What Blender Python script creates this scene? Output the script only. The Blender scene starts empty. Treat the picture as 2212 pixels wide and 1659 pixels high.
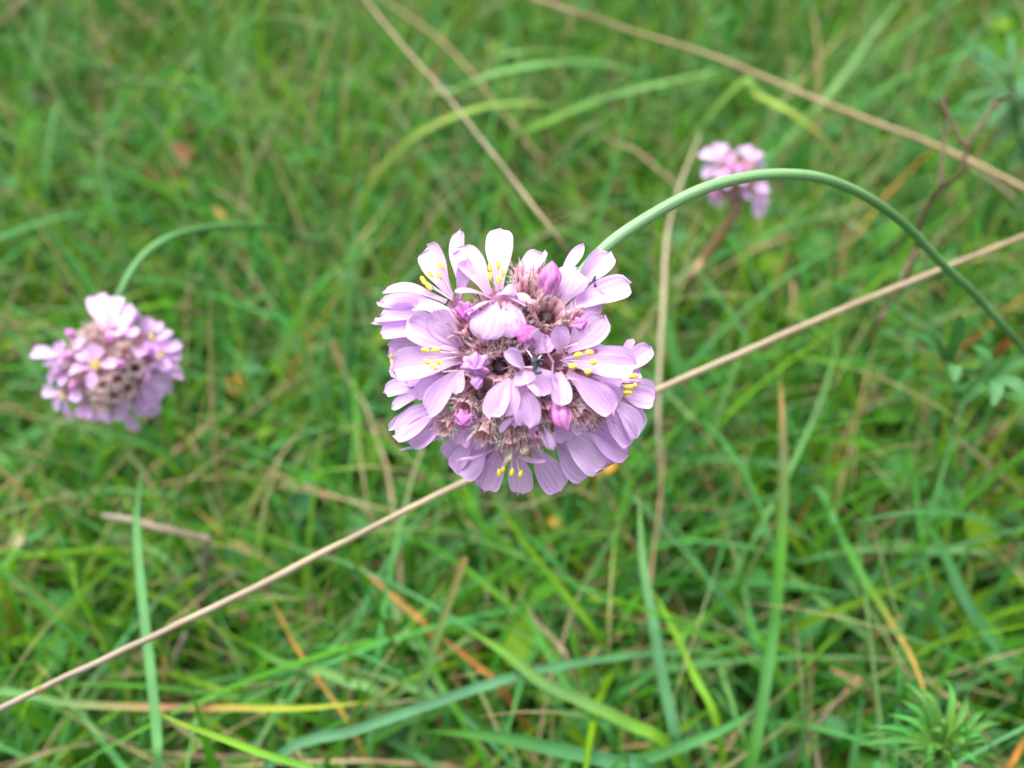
import bpy, math, random
import numpy as np
from mathutils import Vector

random.seed(7)
rng = np.random.default_rng(11)
U = 0.01                       # everything below is written in centimetres
SC = bpy.context.scene
COL = SC.collection

# ------------------------------------------------------------------ camera
PITCH = math.radians(47.0)
CAM = np.array([0.0, 0.0, 17.0])
HFOV = math.radians(54.0)
TW = 2 * math.tan(HFOV / 2)     # picture width per unit of depth
FW = np.array([0, math.cos(PITCH), -math.sin(PITCH)])
RT = np.array([1.0, 0, 0])
UP = np.array([0, math.sin(PITCH), math.cos(PITCH)])
HEAD_D = 8.75

cam = bpy.data.cameras.new('camera')
cam.angle = HFOV
cam.clip_start = 0.002
cam.clip_end = 1000
cam.dof.use_dof = True
cam.dof.focus_distance = 8.70 * U
cam.dof.aperture_fstop = 21.5
camo = bpy.data.objects.new('camera', cam)
camo.location = Vector(CAM * U)
camo.rotation_euler = (math.pi / 2 - PITCH, 0, 0)
COL.objects.link(camo)
SC.camera = camo

# ------------------------------------------------------------------ light
SUN_EL, SUN_AZ = math.radians(70), math.radians(-35)   # azimuth clockwise from +Y
world = bpy.data.worlds.new('World')
SC.world = world
world.use_nodes = True
nt = world.node_tree
bg = nt.nodes['Background']
sky = nt.nodes.new('ShaderNodeTexSky')
sky.sky_type = 'NISHITA'
sky.sun_disc = False
sky.sun_elevation = SUN_EL
sky.sun_rotation = SUN_AZ
sky.dust_density = 4.0
hs = nt.nodes.new('ShaderNodeHueSaturation')      # thin cloud: a greyer sky
hs.inputs['Saturation'].default_value = 0.22
nt.links.new(sky.outputs[0], hs.inputs['Color'])
nt.links.new(hs.outputs[0], bg.inputs[0])
bg.inputs[1].default_value = 0.076
sl = bpy.data.lights.new('sun', 'SUN')
sl.energy = 1.4
sl.angle = math.radians(45)
sl.color = (1.0, 0.97, 0.92)
so = bpy.data.objects.new('sun', sl)
COL.objects.link(so)
sd = Vector((math.sin(SUN_AZ) * math.cos(SUN_EL), math.cos(SUN_AZ) * math.cos(SUN_EL), math.sin(SUN_EL)))
so.rotation_euler = sd.to_track_quat('Z', 'Y').to_euler()
so.location = sd * 3
vs = SC.view_settings
vs.view_transform = 'Standard'
vs.look = 'None'
vs.gamma = 1.0
vs.exposure = 2.0
SC.cycles.max_bounces = 6
SC.cycles.transparent_max_bounces = 4
SC.cycles.caustics_reflective = False
SC.cycles.caustics_refractive = False

# ------------------------------------------------------------------ placing helpers
def unit(v):
    v = np.asarray(v, float)
    n = np.linalg.norm(v)
    return v / n if n > 1e-9 else np.array([0, 0, 1.0])

def PD(px, py, d):
    """point seen at (px,py) of a 2212 wide picture, d cm in front of the lens"""
    a = (px - 1106) / 2212 * TW
    b = (829.5 - py) / 2212 * TW
    return CAM + d * (FW + a * RT + b * UP)

def PZ(px, py, z):
    b = (829.5 - py) / 2212 * TW
    d = (CAM[2] - z) / (math.sin(PITCH) - b * math.cos(PITCH))
    return PD(px, py, d)

S = 2212 / 3264
def fr(ox, oy, sc):
    return lambda x, y: ((ox + x / sc) * S, (oy + y / sc) * S)
F0 = lambda x, y: (x, y)
FA = fr(1150, 680, 1.803)      # main head
FL = fr(0, 800, 2.37)          # second head
F3 = fr(1900, 300, 1.6217)
F4 = fr(2200, 1200, 1.329)
F5 = fr(1100, 1500, 1.75)
F6 = fr(0, 1500, 1.75)
F7 = fr(0, 0, 1.8433)
F8 = fr(1100, 0, 1.8433)

def smooth_path(pts, n):
    """Catmull-Rom through pts, n samples"""
    p = np.array(pts, float)
    if len(p) == 2:
        t = np.linspace(0, 1, n)[:, None]
        return p[0] * (1 - t) + p[1] * t
    q = np.vstack([2 * p[0] - p[1], p, 2 * p[-1] - p[-2]])
    seg = len(p) - 1
    out = []
    for t in np.linspace(0, seg - 1e-6, n):
        i = int(t); f = t - i
        a, b, c, d = q[i], q[i + 1], q[i + 2], q[i + 3]
        out.append(0.5 * (2 * b + (c - a) * f + (2 * a - 5 * b + 4 * c - d) * f * f + (3 * b - a - 3 * c + d) * f ** 3))
    return np.array(out)

# ------------------------------------------------------------------ object helpers
def mesh_obj(name, V, F, mat, parent=None, base=None, cols=None, uvs=None, smooth=True):
    V = np.asarray(V, float)
    b = np.zeros(3) if base is None else np.asarray(base, float)
    me = bpy.data.meshes.new(name)
    me.from_pydata([tuple(v) for v in (V - b) * U], [], [tuple(int(i) for i in f) for f in F])
    if cols is not None:
        at = me.color_attributes.new('Col', 'FLOAT_COLOR', 'POINT')
        c = np.ones((len(V), 4), np.float32); c[:, :3] = np.asarray(cols)
        at.data.foreach_set('color', c.ravel())
    if uvs is not None:
        uv = me.uv_layers.new(name='UVMap')
        li = np.zeros(len(me.loops), np.int32); me.loops.foreach_get('vertex_index', li)
        uv.data.foreach_set('uv', np.asarray(uvs, np.float32)[li].ravel())
    if smooth:
        me.polygons.foreach_set('use_smooth', [True] * len(me.polygons))
    me.materials.append(mat)
    me.update()
    o = bpy.data.objects.new(name, me)
    COL.objects.link(o)
    if parent is not None:
        o.parent = parent
    elif base is not None:
        o.location = Vector(b * U)
    return o

def thing(name, label, cat, base, group=None):
    o = bpy.data.objects.new(name, None)
    o.empty_display_size = 0.01
    COL.objects.link(o)
    o.location = Vector(np.asarray(base) * U)
    return tag(o, label, cat, group)

def tag(o, label, cat, group=None):
    o['label'] = label; o['category'] = cat
    if group: o['group'] = group
    return o

# ------------------------------------------------------------------ materials
def new_mat(name):
    m = bpy.data.materials.new(name); m.use_nodes = True
    t = m.node_tree; t.nodes.clear()
    return m, t, t.nodes.new('ShaderNodeOutputMaterial')

def leafy(name, rough, transl, spec=0.25, streak=0.25, attr=True, colour=None, warm=(1.15, 1.1, 0.5)):
    m, t, out = new_mat(name)
    N, L = t.nodes.new, t.links.new
    if attr:
        a = N('ShaderNodeAttribute'); a.attribute_name = 'Col'; csock = a.outputs['Color']
    else:
        r = N('ShaderNodeRGB'); r.outputs[0].default_value = (*colour, 1); csock = r.outputs[0]
    uv = N('ShaderNodeUVMap')
    mp = N('ShaderNodeMapping'); mp.inputs['Scale'].default_value = (9, 0.8, 1)
    L(uv.outputs[0], mp.inputs[0])
    ns = N('ShaderNodeTexNoise'); ns.inputs['Scale'].default_value = 2.2; ns.inputs['Detail'].default_value = 3
    L(mp.outputs[0], ns.inputs['Vector'])
    geo = N('ShaderNodeNewGeometry')
    n2 = N('ShaderNodeTexNoise'); n2.inputs['Scale'].default_value = 140; n2.inputs['Detail'].default_value = 3
    L(geo.outputs['Position'], n2.inputs['Vector'])
    ad = N('ShaderNodeMath'); ad.operation = 'ADD'
    L(ns.outputs[0], ad.inputs[0]); L(n2.outputs[0], ad.inputs[1])
    mr = N('ShaderNodeMapRange')
    mr.inputs['From Min'].default_value = 0.7; mr.inputs['From Max'].default_value = 1.3
    mr.inputs['To Min'].default_value = 1 - streak; mr.inputs['To Max'].default_value = 1 + streak
    L(ad.outputs[0], mr.inputs['Value'])
    mul = N('ShaderNodeVectorMath'); mul.operation = 'MULTIPLY'
    L(csock, mul.inputs[0]); L(mr.outputs[0], mul.inputs[1])
    p = N('ShaderNodeBsdfPrincipled')
    p.inputs['Roughness'].default_value = rough
    p.inputs['Specular IOR Level'].default_value = spec
    L(mul.outputs[0], p.inputs['Base Color'])
    tr = N('ShaderNodeBsdfTranslucent')
    wm = N('ShaderNodeVectorMath'); wm.operation = 'MULTIPLY'; wm.inputs[1].default_value = warm
    L(mul.outputs[0], wm.inputs[0]); L(wm.outputs[0], tr.inputs['Color'])
    mx = N('ShaderNodeMixShader'); mx.inputs[0].default_value = transl
    L(p.outputs[0], mx.inputs[1]); L(tr.outputs[0], mx.inputs[2])
    bp = N('ShaderNodeBump'); bp.inputs['Strength'].default_value = 0.25; bp.inputs['Distance'].default_value = 0.0002
    L(ns.outputs[0], bp.inputs['Height']); L(bp.outputs[0], p.inputs['Normal'])
    L(mx.outputs[0], out.inputs[0])
    return m

M_GRASS = leafy('grass_blade_skin', 0.55, 0.28, 0.16)
M_STRAW = leafy('dry_straw', 0.65, 0.08, 0.2, 0.35, warm=(1, 1, 1))
M_HERB = leafy('herb_leaf', 0.55, 0.25, 0.16, 0.2)
M_CALYX = leafy('calyx_paper', 0.6, 0.50, 0.2, 0.25, warm=(1.1, 0.95, 0.95))
M_BUD = leafy('bud_petal', 0.5, 0.2, 0.25, 0.35, warm=(1.1, 0.9, 1.1))
M_STEM = leafy('thrift_stem', 0.55, 0.06, 0.25, 0.22)

def petal_material():
    m, t, out = new_mat('lilac_petal')
    N, L = t.nodes.new, t.links.new
    uv = N('ShaderNodeUVMap'); sp = N('ShaderNodeSeparateXYZ'); L(uv.outputs[0], sp.inputs[0])
    oi = N('ShaderNodeObjectInfo')
    # fine veins running down the petal, fanning with it
    mp = N('ShaderNodeMapping'); mp.inputs['Scale'].default_value = (15, 0.7, 1)
    L(uv.outputs[0], mp.inputs[0])
    ofs = N('ShaderNodeVectorMath'); ofs.operation = 'ADD'
    cmb = N('ShaderNodeCombineXYZ'); L(oi.outputs['Random'], cmb.inputs[0]); L(oi.outputs['Random'], cmb.inputs[1])
    sc = N('ShaderNodeVectorMath'); sc.operation = 'SCALE'; sc.inputs['Scale'].default_value = 37
    L(cmb.outputs[0], sc.inputs[0]); L(mp.outputs[0], ofs.inputs[0]); L(sc.outputs[0], ofs.inputs[1])
    ns = N('ShaderNodeTexNoise'); ns.inputs['Scale'].default_value = 1.4; ns.inputs['Detail'].default_value = 4
    L(ofs.outputs[0], ns.inputs['Vector'])
    vr = N('ShaderNodeValToRGB')
    vr.color_ramp.elements[0].position = 0.36; vr.color_ramp.elements[0].color = (0.66, 0.39, 0.76, 1)
    vr.color_ramp.elements[1].position = 0.50; vr.color_ramp.elements[1].color = (0.755, 0.505, 0.86, 1)
    e = vr.color_ramp.elements.new(0.72); e.color = (0.82, 0.61, 0.90, 1)
    L(ns.outputs[0], vr.inputs[0])
    # mid vein
    ab = N('ShaderNodeMath'); ab.operation = 'SUBTRACT'; L(sp.outputs[0], ab.inputs[0]); ab.inputs[1].default_value = 0.5
    aa = N('ShaderNodeMath'); aa.operation = 'ABSOLUTE'; L(ab.outputs[0], aa.inputs[0])
    mv = N('ShaderNodeMapRange'); mv.inputs['From Min'].default_value = 0.0; mv.inputs['From Max'].default_value = 0.035
    mv.inputs['To Min'].default_value = 0.25; mv.inputs['To Max'].default_value = 0.0
    L(aa.outputs[0], mv.inputs['Value'])
    m1 = N('ShaderNodeMix'); m1.data_type = 'RGBA'
    L(mv.outputs[0], m1.inputs['Factor']); L(vr.outputs[0], m1.inputs[6]); m1.inputs[7].default_value = (0.62, 0.35, 0.70, 1)
    # claw of the petal is a pinker, duller tone
    cl = N('ShaderNodeMapRange'); cl.inputs['From Min'].default_value = 0.0; cl.inputs['From Max'].default_value = 0.38
    cl.inputs['To Min'].default_value = 0.7; cl.inputs['To Max'].default_value = 0.0
    L(sp.outputs[1], cl.inputs['Value'])
    m2 = N('ShaderNodeMix'); m2.data_type = 'RGBA'
    L(cl.outputs[0], m2.inputs['Factor']); L(m1.outputs[2], m2.inputs[6]); m2.inputs[7].default_value = (0.62, 0.36, 0.52, 1)
    m3 = N('ShaderNodeMix'); m3.data_type = 'RGBA'; m3.blend_type = 'MULTIPLY'; m3.inputs['Factor'].default_value = 1
    L(m2.outputs[2], m3.inputs[6]); L(oi.outputs['Color'], m3.inputs[7])
    p = N('ShaderNodeBsdfPrincipled'); p.inputs['Roughness'].default_value = 0.55
    p.inputs['Specular IOR Level'].default_value = 0.2
    p.inputs['Sheen Weight'].default_value = 0.15
    L(m3.outputs[2], p.inputs['Base Color'])
    tr = N('ShaderNodeBsdfTranslucent'); L(m3.outputs[2], tr.inputs['Color'])
    mx = N('ShaderNodeMixShader'); mx.inputs[0].default_value = 0.28
    L(p.outputs[0], mx.inputs[1]); L(tr.outputs[0], mx.inputs[2])
    bp = N('ShaderNodeBump'); bp.inputs['Strength'].default_value = 0.35; bp.inputs['Distance'].default_value = 0.00012
    L(ns.outputs[0], bp.inputs['Height']); L(bp.outputs[0], p.inputs['Normal']); L(bp.outputs[0], tr.inputs['Normal'])
    L(mx.outputs[0], out.inputs[0])
    return m
M_PETAL = petal_material()

def plain(name, colour, rough=0.5, var=0.25, scale=1500):
    m, t, out = new_mat(name)
    N, L = t.nodes.new, t.links.new
    p = N('ShaderNodeBsdfPrincipled'); p.inputs['Roughness'].default_value = rough
    g = N('ShaderNodeNewGeometry')
    ns = N('ShaderNodeTexNoise'); ns.inputs['Scale'].default_value = scale; ns.inputs['Detail'].default_value = 4
    L(g.outputs['Position'], ns.inputs['Vector'])
    r = N('ShaderNodeValToRGB')
    c = np.array(colour)
    r.color_ramp.elements[0].position = 0.3; r.color_ramp.elements[0].color = (*(c * (1 - var)), 1)
    r.color_ramp.elements[1].position = 0.7; r.color_ramp.elements[1].color = (*np.minimum(c * (1 + var), 1), 1)
    L(ns.outputs[0], r.inputs[0]); L(r.outputs[0], p.inputs['Base Color'])
    b = N('ShaderNodeBump'); b.inputs['Strength'].default_value = 0.5; b.inputs['Distance'].default_value = 0.0001
    L(ns.outputs[0], b.inputs['Height']); L(b.outputs[0], p.inputs['Normal'])
    L(p.outputs[0], out.inputs[0])
    return m
M_ANTHER = plain('yellow_pollen', (0.85, 0.70, 0.09), 0.7, 0.15)
M_OLD = plain('withered_anther', (0.045, 0.075, 0.10), 0.6, 0.4)
M_FIL = plain('white_filament', (0.80, 0.66, 0.80), 0.5, 0.05)
M_CORE = plain('receptacle', (0.42, 0.24, 0.24), 0.8, 0.4, 900)
M_HAIR = plain('silky_hair', (0.80, 0.70, 0.70), 0.4, 0.15)
M_SEED = plain('dark_seed', (0.05, 0.02, 0.035), 0.6, 0.6, 2500)
M_TWIG = plain('brown_twig', (0.11, 0.06, 0.035), 0.7, 0.3, 800)

def ground_material():
    m, t, out = new_mat('mossy_soil')
    N, L = t.nodes.new, t.links.new
    g = N('ShaderNodeNewGeometry')
    n1 = N('ShaderNodeTexNoise'); n1.inputs['Scale'].default_value = 28; n1.inputs['Detail'].default_value = 6
    n2 = N('ShaderNodeTexNoise'); n2.inputs['Scale'].default_value = 400; n2.inputs['Detail'].default_value = 5
    L(g.outputs['Position'], n1.inputs['Vector']); L(g.outputs['Position'], n2.inputs['Vector'])
    r1 = N('ShaderNodeValToRGB'); els = r1.color_ramp.elements
    els[0].position = 0.35; els[0].color = (0.06, 0.05, 0.03, 1)
    els[1].position = 0.62; els[1].color = (0.07, 0.12, 0.025, 1)
    e = els.new(0.5); e.color = (0.045, 0.08, 0.02, 1)
    L(n1.outputs[0], r1.inputs[0])
    mr = N('ShaderNodeMapRange'); mr.inputs['From Min'].default_value = 0.3; mr.inputs['From Max'].default_value = 0.7
    mr.inputs['To Min'].default_value = 0.5; mr.inputs['To Max'].default_value = 1.5
    L(n2.outputs[0], mr.inputs['Value'])
    mul = N('ShaderNodeVectorMath'); mul.operation = 'MULTIPLY'
    L(r1.outputs[0], mul.inputs[0]); L(mr.outputs[0], mul.inputs[1])
    p = N('ShaderNodeBsdfPrincipled'); p.inputs['Roughness'].default_value = 0.95
    L(mul.outputs[0], p.inputs['Base Color'])
    b = N('ShaderNodeBump'); b.inputs['Distance'].default_value = 0.003
    L(n2.outputs[0], b.inputs['Height']); L(b.outputs[0], p.inputs['Normal'])
    L(p.outputs[0], out.inputs[0])
    return m

# ------------------------------------------------------------------ ground
def build_ground():
    xs = np.concatenate([[-20000, -2000, -300, -120], np.linspace(-70, 70, 71), [120, 300, 2000, 20000]])
    ys = np.concatenate([[-20000, -2000, -300, -80], np.linspace(-30, 110, 71), [180, 400, 2000, 20000]])
    V, F = [], []
    for y in ys:
        for x in xs:
            near = max(0, 1 - max(abs(x), abs(y - 30)) / 120)
            z = near * (0.35 * math.sin(x * .31 + 1.3) * math.cos(y * .27) + 0.25 * math.sin(x * .83 + y * .61))
            V.append((x, y, z - 0.3))
    n = len(xs)
    for j in range(len(ys) - 1):
        for i in range(n - 1):
            a = j * n + i
            F.append((a, a + 1, a + 1 + n, a + n))
    o = mesh_obj('ground', V, F, ground_material())
    o['kind'] = 'structure'
    return o
build_ground()

# ------------------------------------------------------------------ bulk grass (numpy)
def vnoise(x, y, s, seed):
    """smooth value noise"""
    r = np.random.default_rng(seed).random((64, 64))
    fx, fy = x / s + 100, y / s + 100
    i, j = np.floor(fx).astype(int), np.floor(fy).astype(int)
    u, v = fx - i, fy - j
    u, v = u * u * (3 - 2 * u), v * v * (3 - 2 * v)
    g = lambda a, b: r[a % 64, b % 64]
    return (g(i, j) * (1 - u) + g(i + 1, j) * u) * (1 - v) + (g(i, j + 1) * (1 - u) + g(i + 1, j + 1) * u) * v

def blades(name, n, area, lmin, lmax, wmin, wmax, lean, bend, palette, weights, mat, segs=7, z0=-0.4, tipcol=None,
           label=None, cat=None, zbase=0.0, clump=0.0, seed=1, spread=0.0):
    r = np.random.default_rng(seed)
    x0, x1, y0, y1 = area
    x = r.uniform(x0, x1, n); y = r.uniform(y0, y1, n)
    if clump:
        keep = vnoise(x, y, 2.6, seed + 5) + 0.25 * r.random(n) > clump
        x, y = x[keep], y[keep]; n = len(x)
    Ls = r.uniform(0, 1, n) ** 1.4 * (lmax - lmin) + lmin
    Ls *= 0.75 + 0.5 * vnoise(x, y, 6.0, seed + 9)
    W = r.uniform(wmin, wmax, n)
    az = r.uniform(0, 2 * np.pi, n) + 1.2 * (vnoise(x, y, 5, seed + 2) - .5) * 2
    th0 = np.abs(r.normal(0, lean, n)) + spread
    bd = np.abs(r.normal(bend, bend * 0.6, n))
    tw = r.uniform(-0.6, 0.6, n)
    side_k = r.normal(0, 0.35, n)
    P = np.zeros((n, segs + 1, 3)); P[:, 0] = np.stack([x, y, np.full(n, z0) + zbase * r.random(n)], 1)
    A = np.zeros((n, segs + 1)); TH = np.zeros((n, segs + 1))
    for k in range(segs + 1):
        s = k / segs
        TH[:, k] = np.minimum(th0 + bd * s ** 1.3, 2.1)
        A[:, k] = az + side_k * s
    for k in range(segs):
        st = Ls / segs
        P[:, k + 1, 0] = P[:, k, 0] + st * np.sin(TH[:, k]) * np.cos(A[:, k])
        P[:, k + 1, 1] = P[:, k, 1] + st * np.sin(TH[:, k]) * np.sin(A[:, k])
        P[:, k + 1, 2] = np.maximum(P[:, k, 2] + st * np.cos(TH[:, k]), -0.1)
    # keep the blades from growing in front of the flower heads
    rel = P - CAM; dep = rel @ FW
    ix = 1106 + rel @ RT / dep / TW * 2212; iy = 829.5 - rel @ UP / dep / TW * 2212
    bad = np.zeros(n, bool)
    for (bx0, bx1, by0, by1, bd_) in ((780, 1440, 470, 1090, 9.8), (50, 410, 620, 950, 14.5), (1490, 1670, 290, 480, 18.3)):
        bad |= ((ix > bx0) & (ix < bx1) & (iy > by0) & (iy < by1) & (dep < bd_)).any(1)
    k_ = ~bad
    n = int(k_.sum()); x, y, P, A, TH, W, tw = x[k_], y[k_], P[k_], A[k_], TH[k_], W[k_], tw[k_]
    s = np.linspace(0, 1, segs + 1)
    wp = np.minimum(1, 0.6 + 1.6 * s) * np.clip(1 - s ** 3.2, 0.03, 1)
    side = np.stack([-np.sin(A + tw[:, None]), np.cos(A + tw[:, None]), 0 * A], 2)
    nrm = np.stack([-np.cos(TH) * np.cos(A), -np.cos(TH) * np.sin(A), np.sin(TH)], 2)
    hw = (W[:, None] * wp[None])[..., None] * 0.5
    V = np.stack([P - side * hw + nrm * hw * 0.35, P, P + side * hw + nrm * hw * 0.35], 2)   # n,segs+1,3,3
    idx = np.arange(n * (segs + 1) * 3).reshape(n, segs + 1, 3)
    f1 = np.stack([idx[:, :-1, 0], idx[:, :-1, 1], idx[:, 1:, 1], idx[:, 1:, 0]], -1)
    f2 = np.stack([idx[:, :-1, 1], idx[:, :-1, 2], idx[:, 1:, 2], idx[:, 1:, 1]], -1)
    F = np.concatenate([f1.reshape(-1, 4), f2.reshape(-1, 4)])
    pal = np.array(palette)
    # hue patches: shift the choice with a noise field
    cum = np.cumsum(weights) / np.sum(weights)
    pick = np.clip(0.55 * r.random(n) + 0.45 * np.clip((vnoise(x, y, 4.5, seed + 3) - .5) * 1.8 + .5, 0, 1), 0, 0.999)
    pick = np.where(r.random(n) < 0.5, r.random(n), pick)
    ci = np.searchsorted(cum, pick)
    C = pal[np.minimum(ci, len(pal) - 1)] * r.uniform(0.75, 1.25, (n, 1)) * r.uniform(0.92, 1.08, (n, 3))
    Cv = np.repeat(C[:, None], segs + 1, 1)
    pale = np.array([0.22, 0.24, 0.10])
    Cv = Cv * (1 - 0.35 * np.clip(0.3 - s, 0, 1)[None, :, None] / 0.3) + pale * (0.35 * np.clip(0.3 - s, 0, 1) / 0.3)[None, :, None]
    if tipcol is not None:
        dry = (r.random(n) < 0.3)[:, None, None] * np.clip((s - 0.72) / 0.2, 0, 1)[None, :, None]
        Cv = Cv * (1 - dry) + np.array(tipcol) * dry
    Cv = np.repeat(Cv[:, :, None], 3, 2).reshape(-1, 3)
    uv = np.zeros((n, segs + 1, 3, 2)); uv[..., 0] = np.array([0, .5, 1]); uv[..., 1] = s[None, :, None]
    uv += r.random((n, 1, 1, 2)) * 20
    me = bpy.data.meshes.new(name)
    V = V.reshape(-1, 3) * U
    me.vertices.add(len(V)); me.vertices.foreach_set('co', V.astype(np.float32).ravel())
    me.loops.add(F.size); me.loops.foreach_set('vertex_index', F.astype(np.int32).ravel())
    me.polygons.add(len(F)); me.polygons.foreach_set('loop_start', np.arange(0, F.size, 4, dtype=np.int32))
    me.polygons.foreach_set('use_smooth', np.ones(len(F), bool))
    at = me.color_attributes.new('Col', 'FLOAT_COLOR', 'POINT')
    c4 = np.ones((len(V), 4), np.float32); c4[:, :3] = Cv
    at.data.foreach_set('color', c4.ravel())
    ul = me.uv_layers.new(name='UVMap'); ul.data.foreach_set('uv', uv.reshape(-1, 2)[F.ravel()].astype(np.float32).ravel())
    me.update(calc_edges=True); me.validate()
    me.materials.append(mat)
    o = bpy.data.objects.new(name, me); COL.objects.link(o)
    o['kind'] = 'stuff'
    tag(o, label, cat)
    return o

G_MID = (0.060, 0.225, 0.014); G_BLUE = (0.066, 0.245, 0.060); G_YEL = (0.135, 0.275, 0.008); G_DARK = (0.028, 0.140, 0.012)
G_PALE = (0.15, 0.31, 0.095); STRAW = (0.34, 0.25, 0.15); STRAW2 = (0.25, 0.17, 0.09); ORANGE = (0.45, 0.17, 0.03)
G_LIME = (0.15, 0.34, 0.02)
VIEW = (-26, 26, 2, 46)
FAR = (-48, 48, -22, 84)
blades('grass', 32000, VIEW, 2.0, 6.0, 0.045, 0.125, 0.45, 0.9,
       [G_YEL, G_LIME, G_MID, G_BLUE, G_PALE, STRAW], [4, 2, 5, 5, 3, 0.7], M_GRASS, tipcol=STRAW, seed=21,
       label='dense green meadow turf of fine arching grass blades', cat='grass')
blades('short_grass', 26000, VIEW, 1.0, 2.8, 0.05, 0.13, 0.6, 0.6,
       [G_YEL, G_LIME, G_MID, G_DARK], [5, 4, 4, 2], M_GRASS, segs=5, seed=31, clump=0.44,
       label='short yellowish green undergrowth between the longer grass blades', cat='grass')
blades('dead_thatch', 7500, VIEW, 1.6, 7.5, 0.03, 0.085, 0.5, 0.9,
       [STRAW, STRAW2, (0.36, 0.22, 0.13), ORANGE], [5, 4, 3, 0.7], M_STRAW, segs=6, seed=41, spread=0.35,
       label='dry tan and brown dead grass matted through the turf', cat='dead grass')
blades('long_grass', 5000, VIEW, 4.5, 9.5, 0.06, 0.135, 0.5, 1.5,
       [G_YEL, G_PALE, G_MID, G_BLUE, (0.075, 0.24, 0.085)], [2, 1.5, 3, 4, 3], M_GRASS, segs=12, tipcol=STRAW, seed=71, spread=0.25,
       label='long grass blades arching over and tangling above the turf', cat='grass')
blades('outer_grass', 16000, FAR, 2.0, 6.0, 0.12, 0.28, 0.45, 0.9,
       [G_YEL, G_MID, G_DARK, G_BLUE, STRAW], [3, 4, 2, 4, 2], M_GRASS, segs=5, seed=51,
       label='surrounding meadow grass stretching away on every side', cat='grass')

# small round leaves of the herb layer
def leaflets(name, n, seed):
    r = np.random.default_rng(seed)
    V, F, C, uvs = [], [], [], []
    prof = [(0, 0.0), (0.25, 0.8), (0.6, 1.0), (0.88, 0.7), (1.0, 0.0)]
    for _ in range(n):
        x, y = r.uniform(-24, 24), r.uniform(3, 42)
        if vnoise(np.array([x]), np.array([y]), 4.0, 77)[0] < 0.45 and x < 4: continue
        z = r.uniform(0.3, 2.4)
        L, w = r.uniform(0.35, 0.95), 0
        w = L * r.uniform(0.22, 0.42)
        az, el = r.uniform(0, 6.28), r.uniform(-0.3, 0.9)
        d = np.array([math.cos(az) * math.cos(el), math.sin(az) * math.cos(el), math.sin(el)])
        sd_ = unit(np.cross(d, [r.normal(0, .3), r.normal(0, .3), 1])); nn = np.cross(sd_, d)
        b = len(V)
        c = np.array([G_MID, G_BLUE, (0.06, 0.19, 0.07), G_YEL][r.integers(4)]) * r.uniform(0.8, 1.2)
        for v, ww in prof:
            p = np.array([x, y, z]) + d * L * v - nn * 0.25 * L * v * v
            V += [p - sd_ * w * ww + nn * .15 * w * ww, p, p + sd_ * w * ww + nn * .15 * w * ww]
            C += [c, c, c]; uvs += [(0, v), (.5, v), (1, v)]
        for k in range(4):
            a = b + 3 * k
            F += [(a, a + 1, a + 4, a + 3), (a + 1, a + 2, a + 5, a + 4)]
    o = mesh_obj(name, V, F, M_HERB, cols=C, uvs=uvs)
    o['kind'] = 'stuff'
    tag(o, 'small oval green herb leaves low down among the grass', 'ground cover')
leaflets('herb_leaves', 3600, 61)

# ------------------------------------------------------------------ ribbons and tubes for single plants
def ribbon(path, width, cols, fold=0.3, nhint=None, taper='tip', twist=0.0):
    """blade along path (n,3), width cm, cols list of (t, colour)"""
    n = len(path)
    T = np.gradient(path, axis=0)
    V, C, uvs, F = [], [], [], []
    ts = np.linspace(0, 1, n)
    for k in range(n):
        t = ts[k]; T_ = unit(T[k])
        h = np.array([0, -0.35, 1.0]) if nhint is None else np.asarray(nhint, float)
        sd_ = unit(np.cross(T_, h)); nn = np.cross(sd_, T_)
        a = twist * (t - 0.5)
        sd_, nn = sd_ * math.cos(a) + nn * math.sin(a), nn * math.cos(a) - sd_ * math.sin(a)
        if taper == 'tip': w = min(1, 0.7 + 1.4 * t) * max(0.04, 1 - t ** 8)
        elif taper == 'both': w = max(0.05, math.sin(math.pi * (0.04 + 0.92 * t)) ** 0.6)
        elif taper == 'spear': w = min(1, 0.5 + 2 * t) * max(0.02, 1 - t ** 2.2)
        else: w = 1.0
        w *= width / 2
        c = np.array(cols[-1][1], float)
        for (t0, c0), (t1, c1) in zip(cols[:-1], cols[1:]):
            if t <= t1:
                f = min(max((t - t0) / max(t1 - t0, 1e-6), 0), 1)
                c = np.array(c0) * (1 - f) + np.array(c1) * f; break
        off = random.uniform(-0.04, 0.04)
        for u in (-1, -0.5, 0, 0.5, 1):
            V.append(path[k] + sd_ * w * u + nn * w * fold * abs(u)); C.append(c * (1 + off + (0.10 if u == 0 else 0)))
            uvs.append(((u + 1) / 2, t))
    for k in range(n - 1):
        for j in range(4):
            a = 5 * k + j
            F.append((a, a + 1, a + 6, a + 5))
    return V, F, C, uvs

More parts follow.
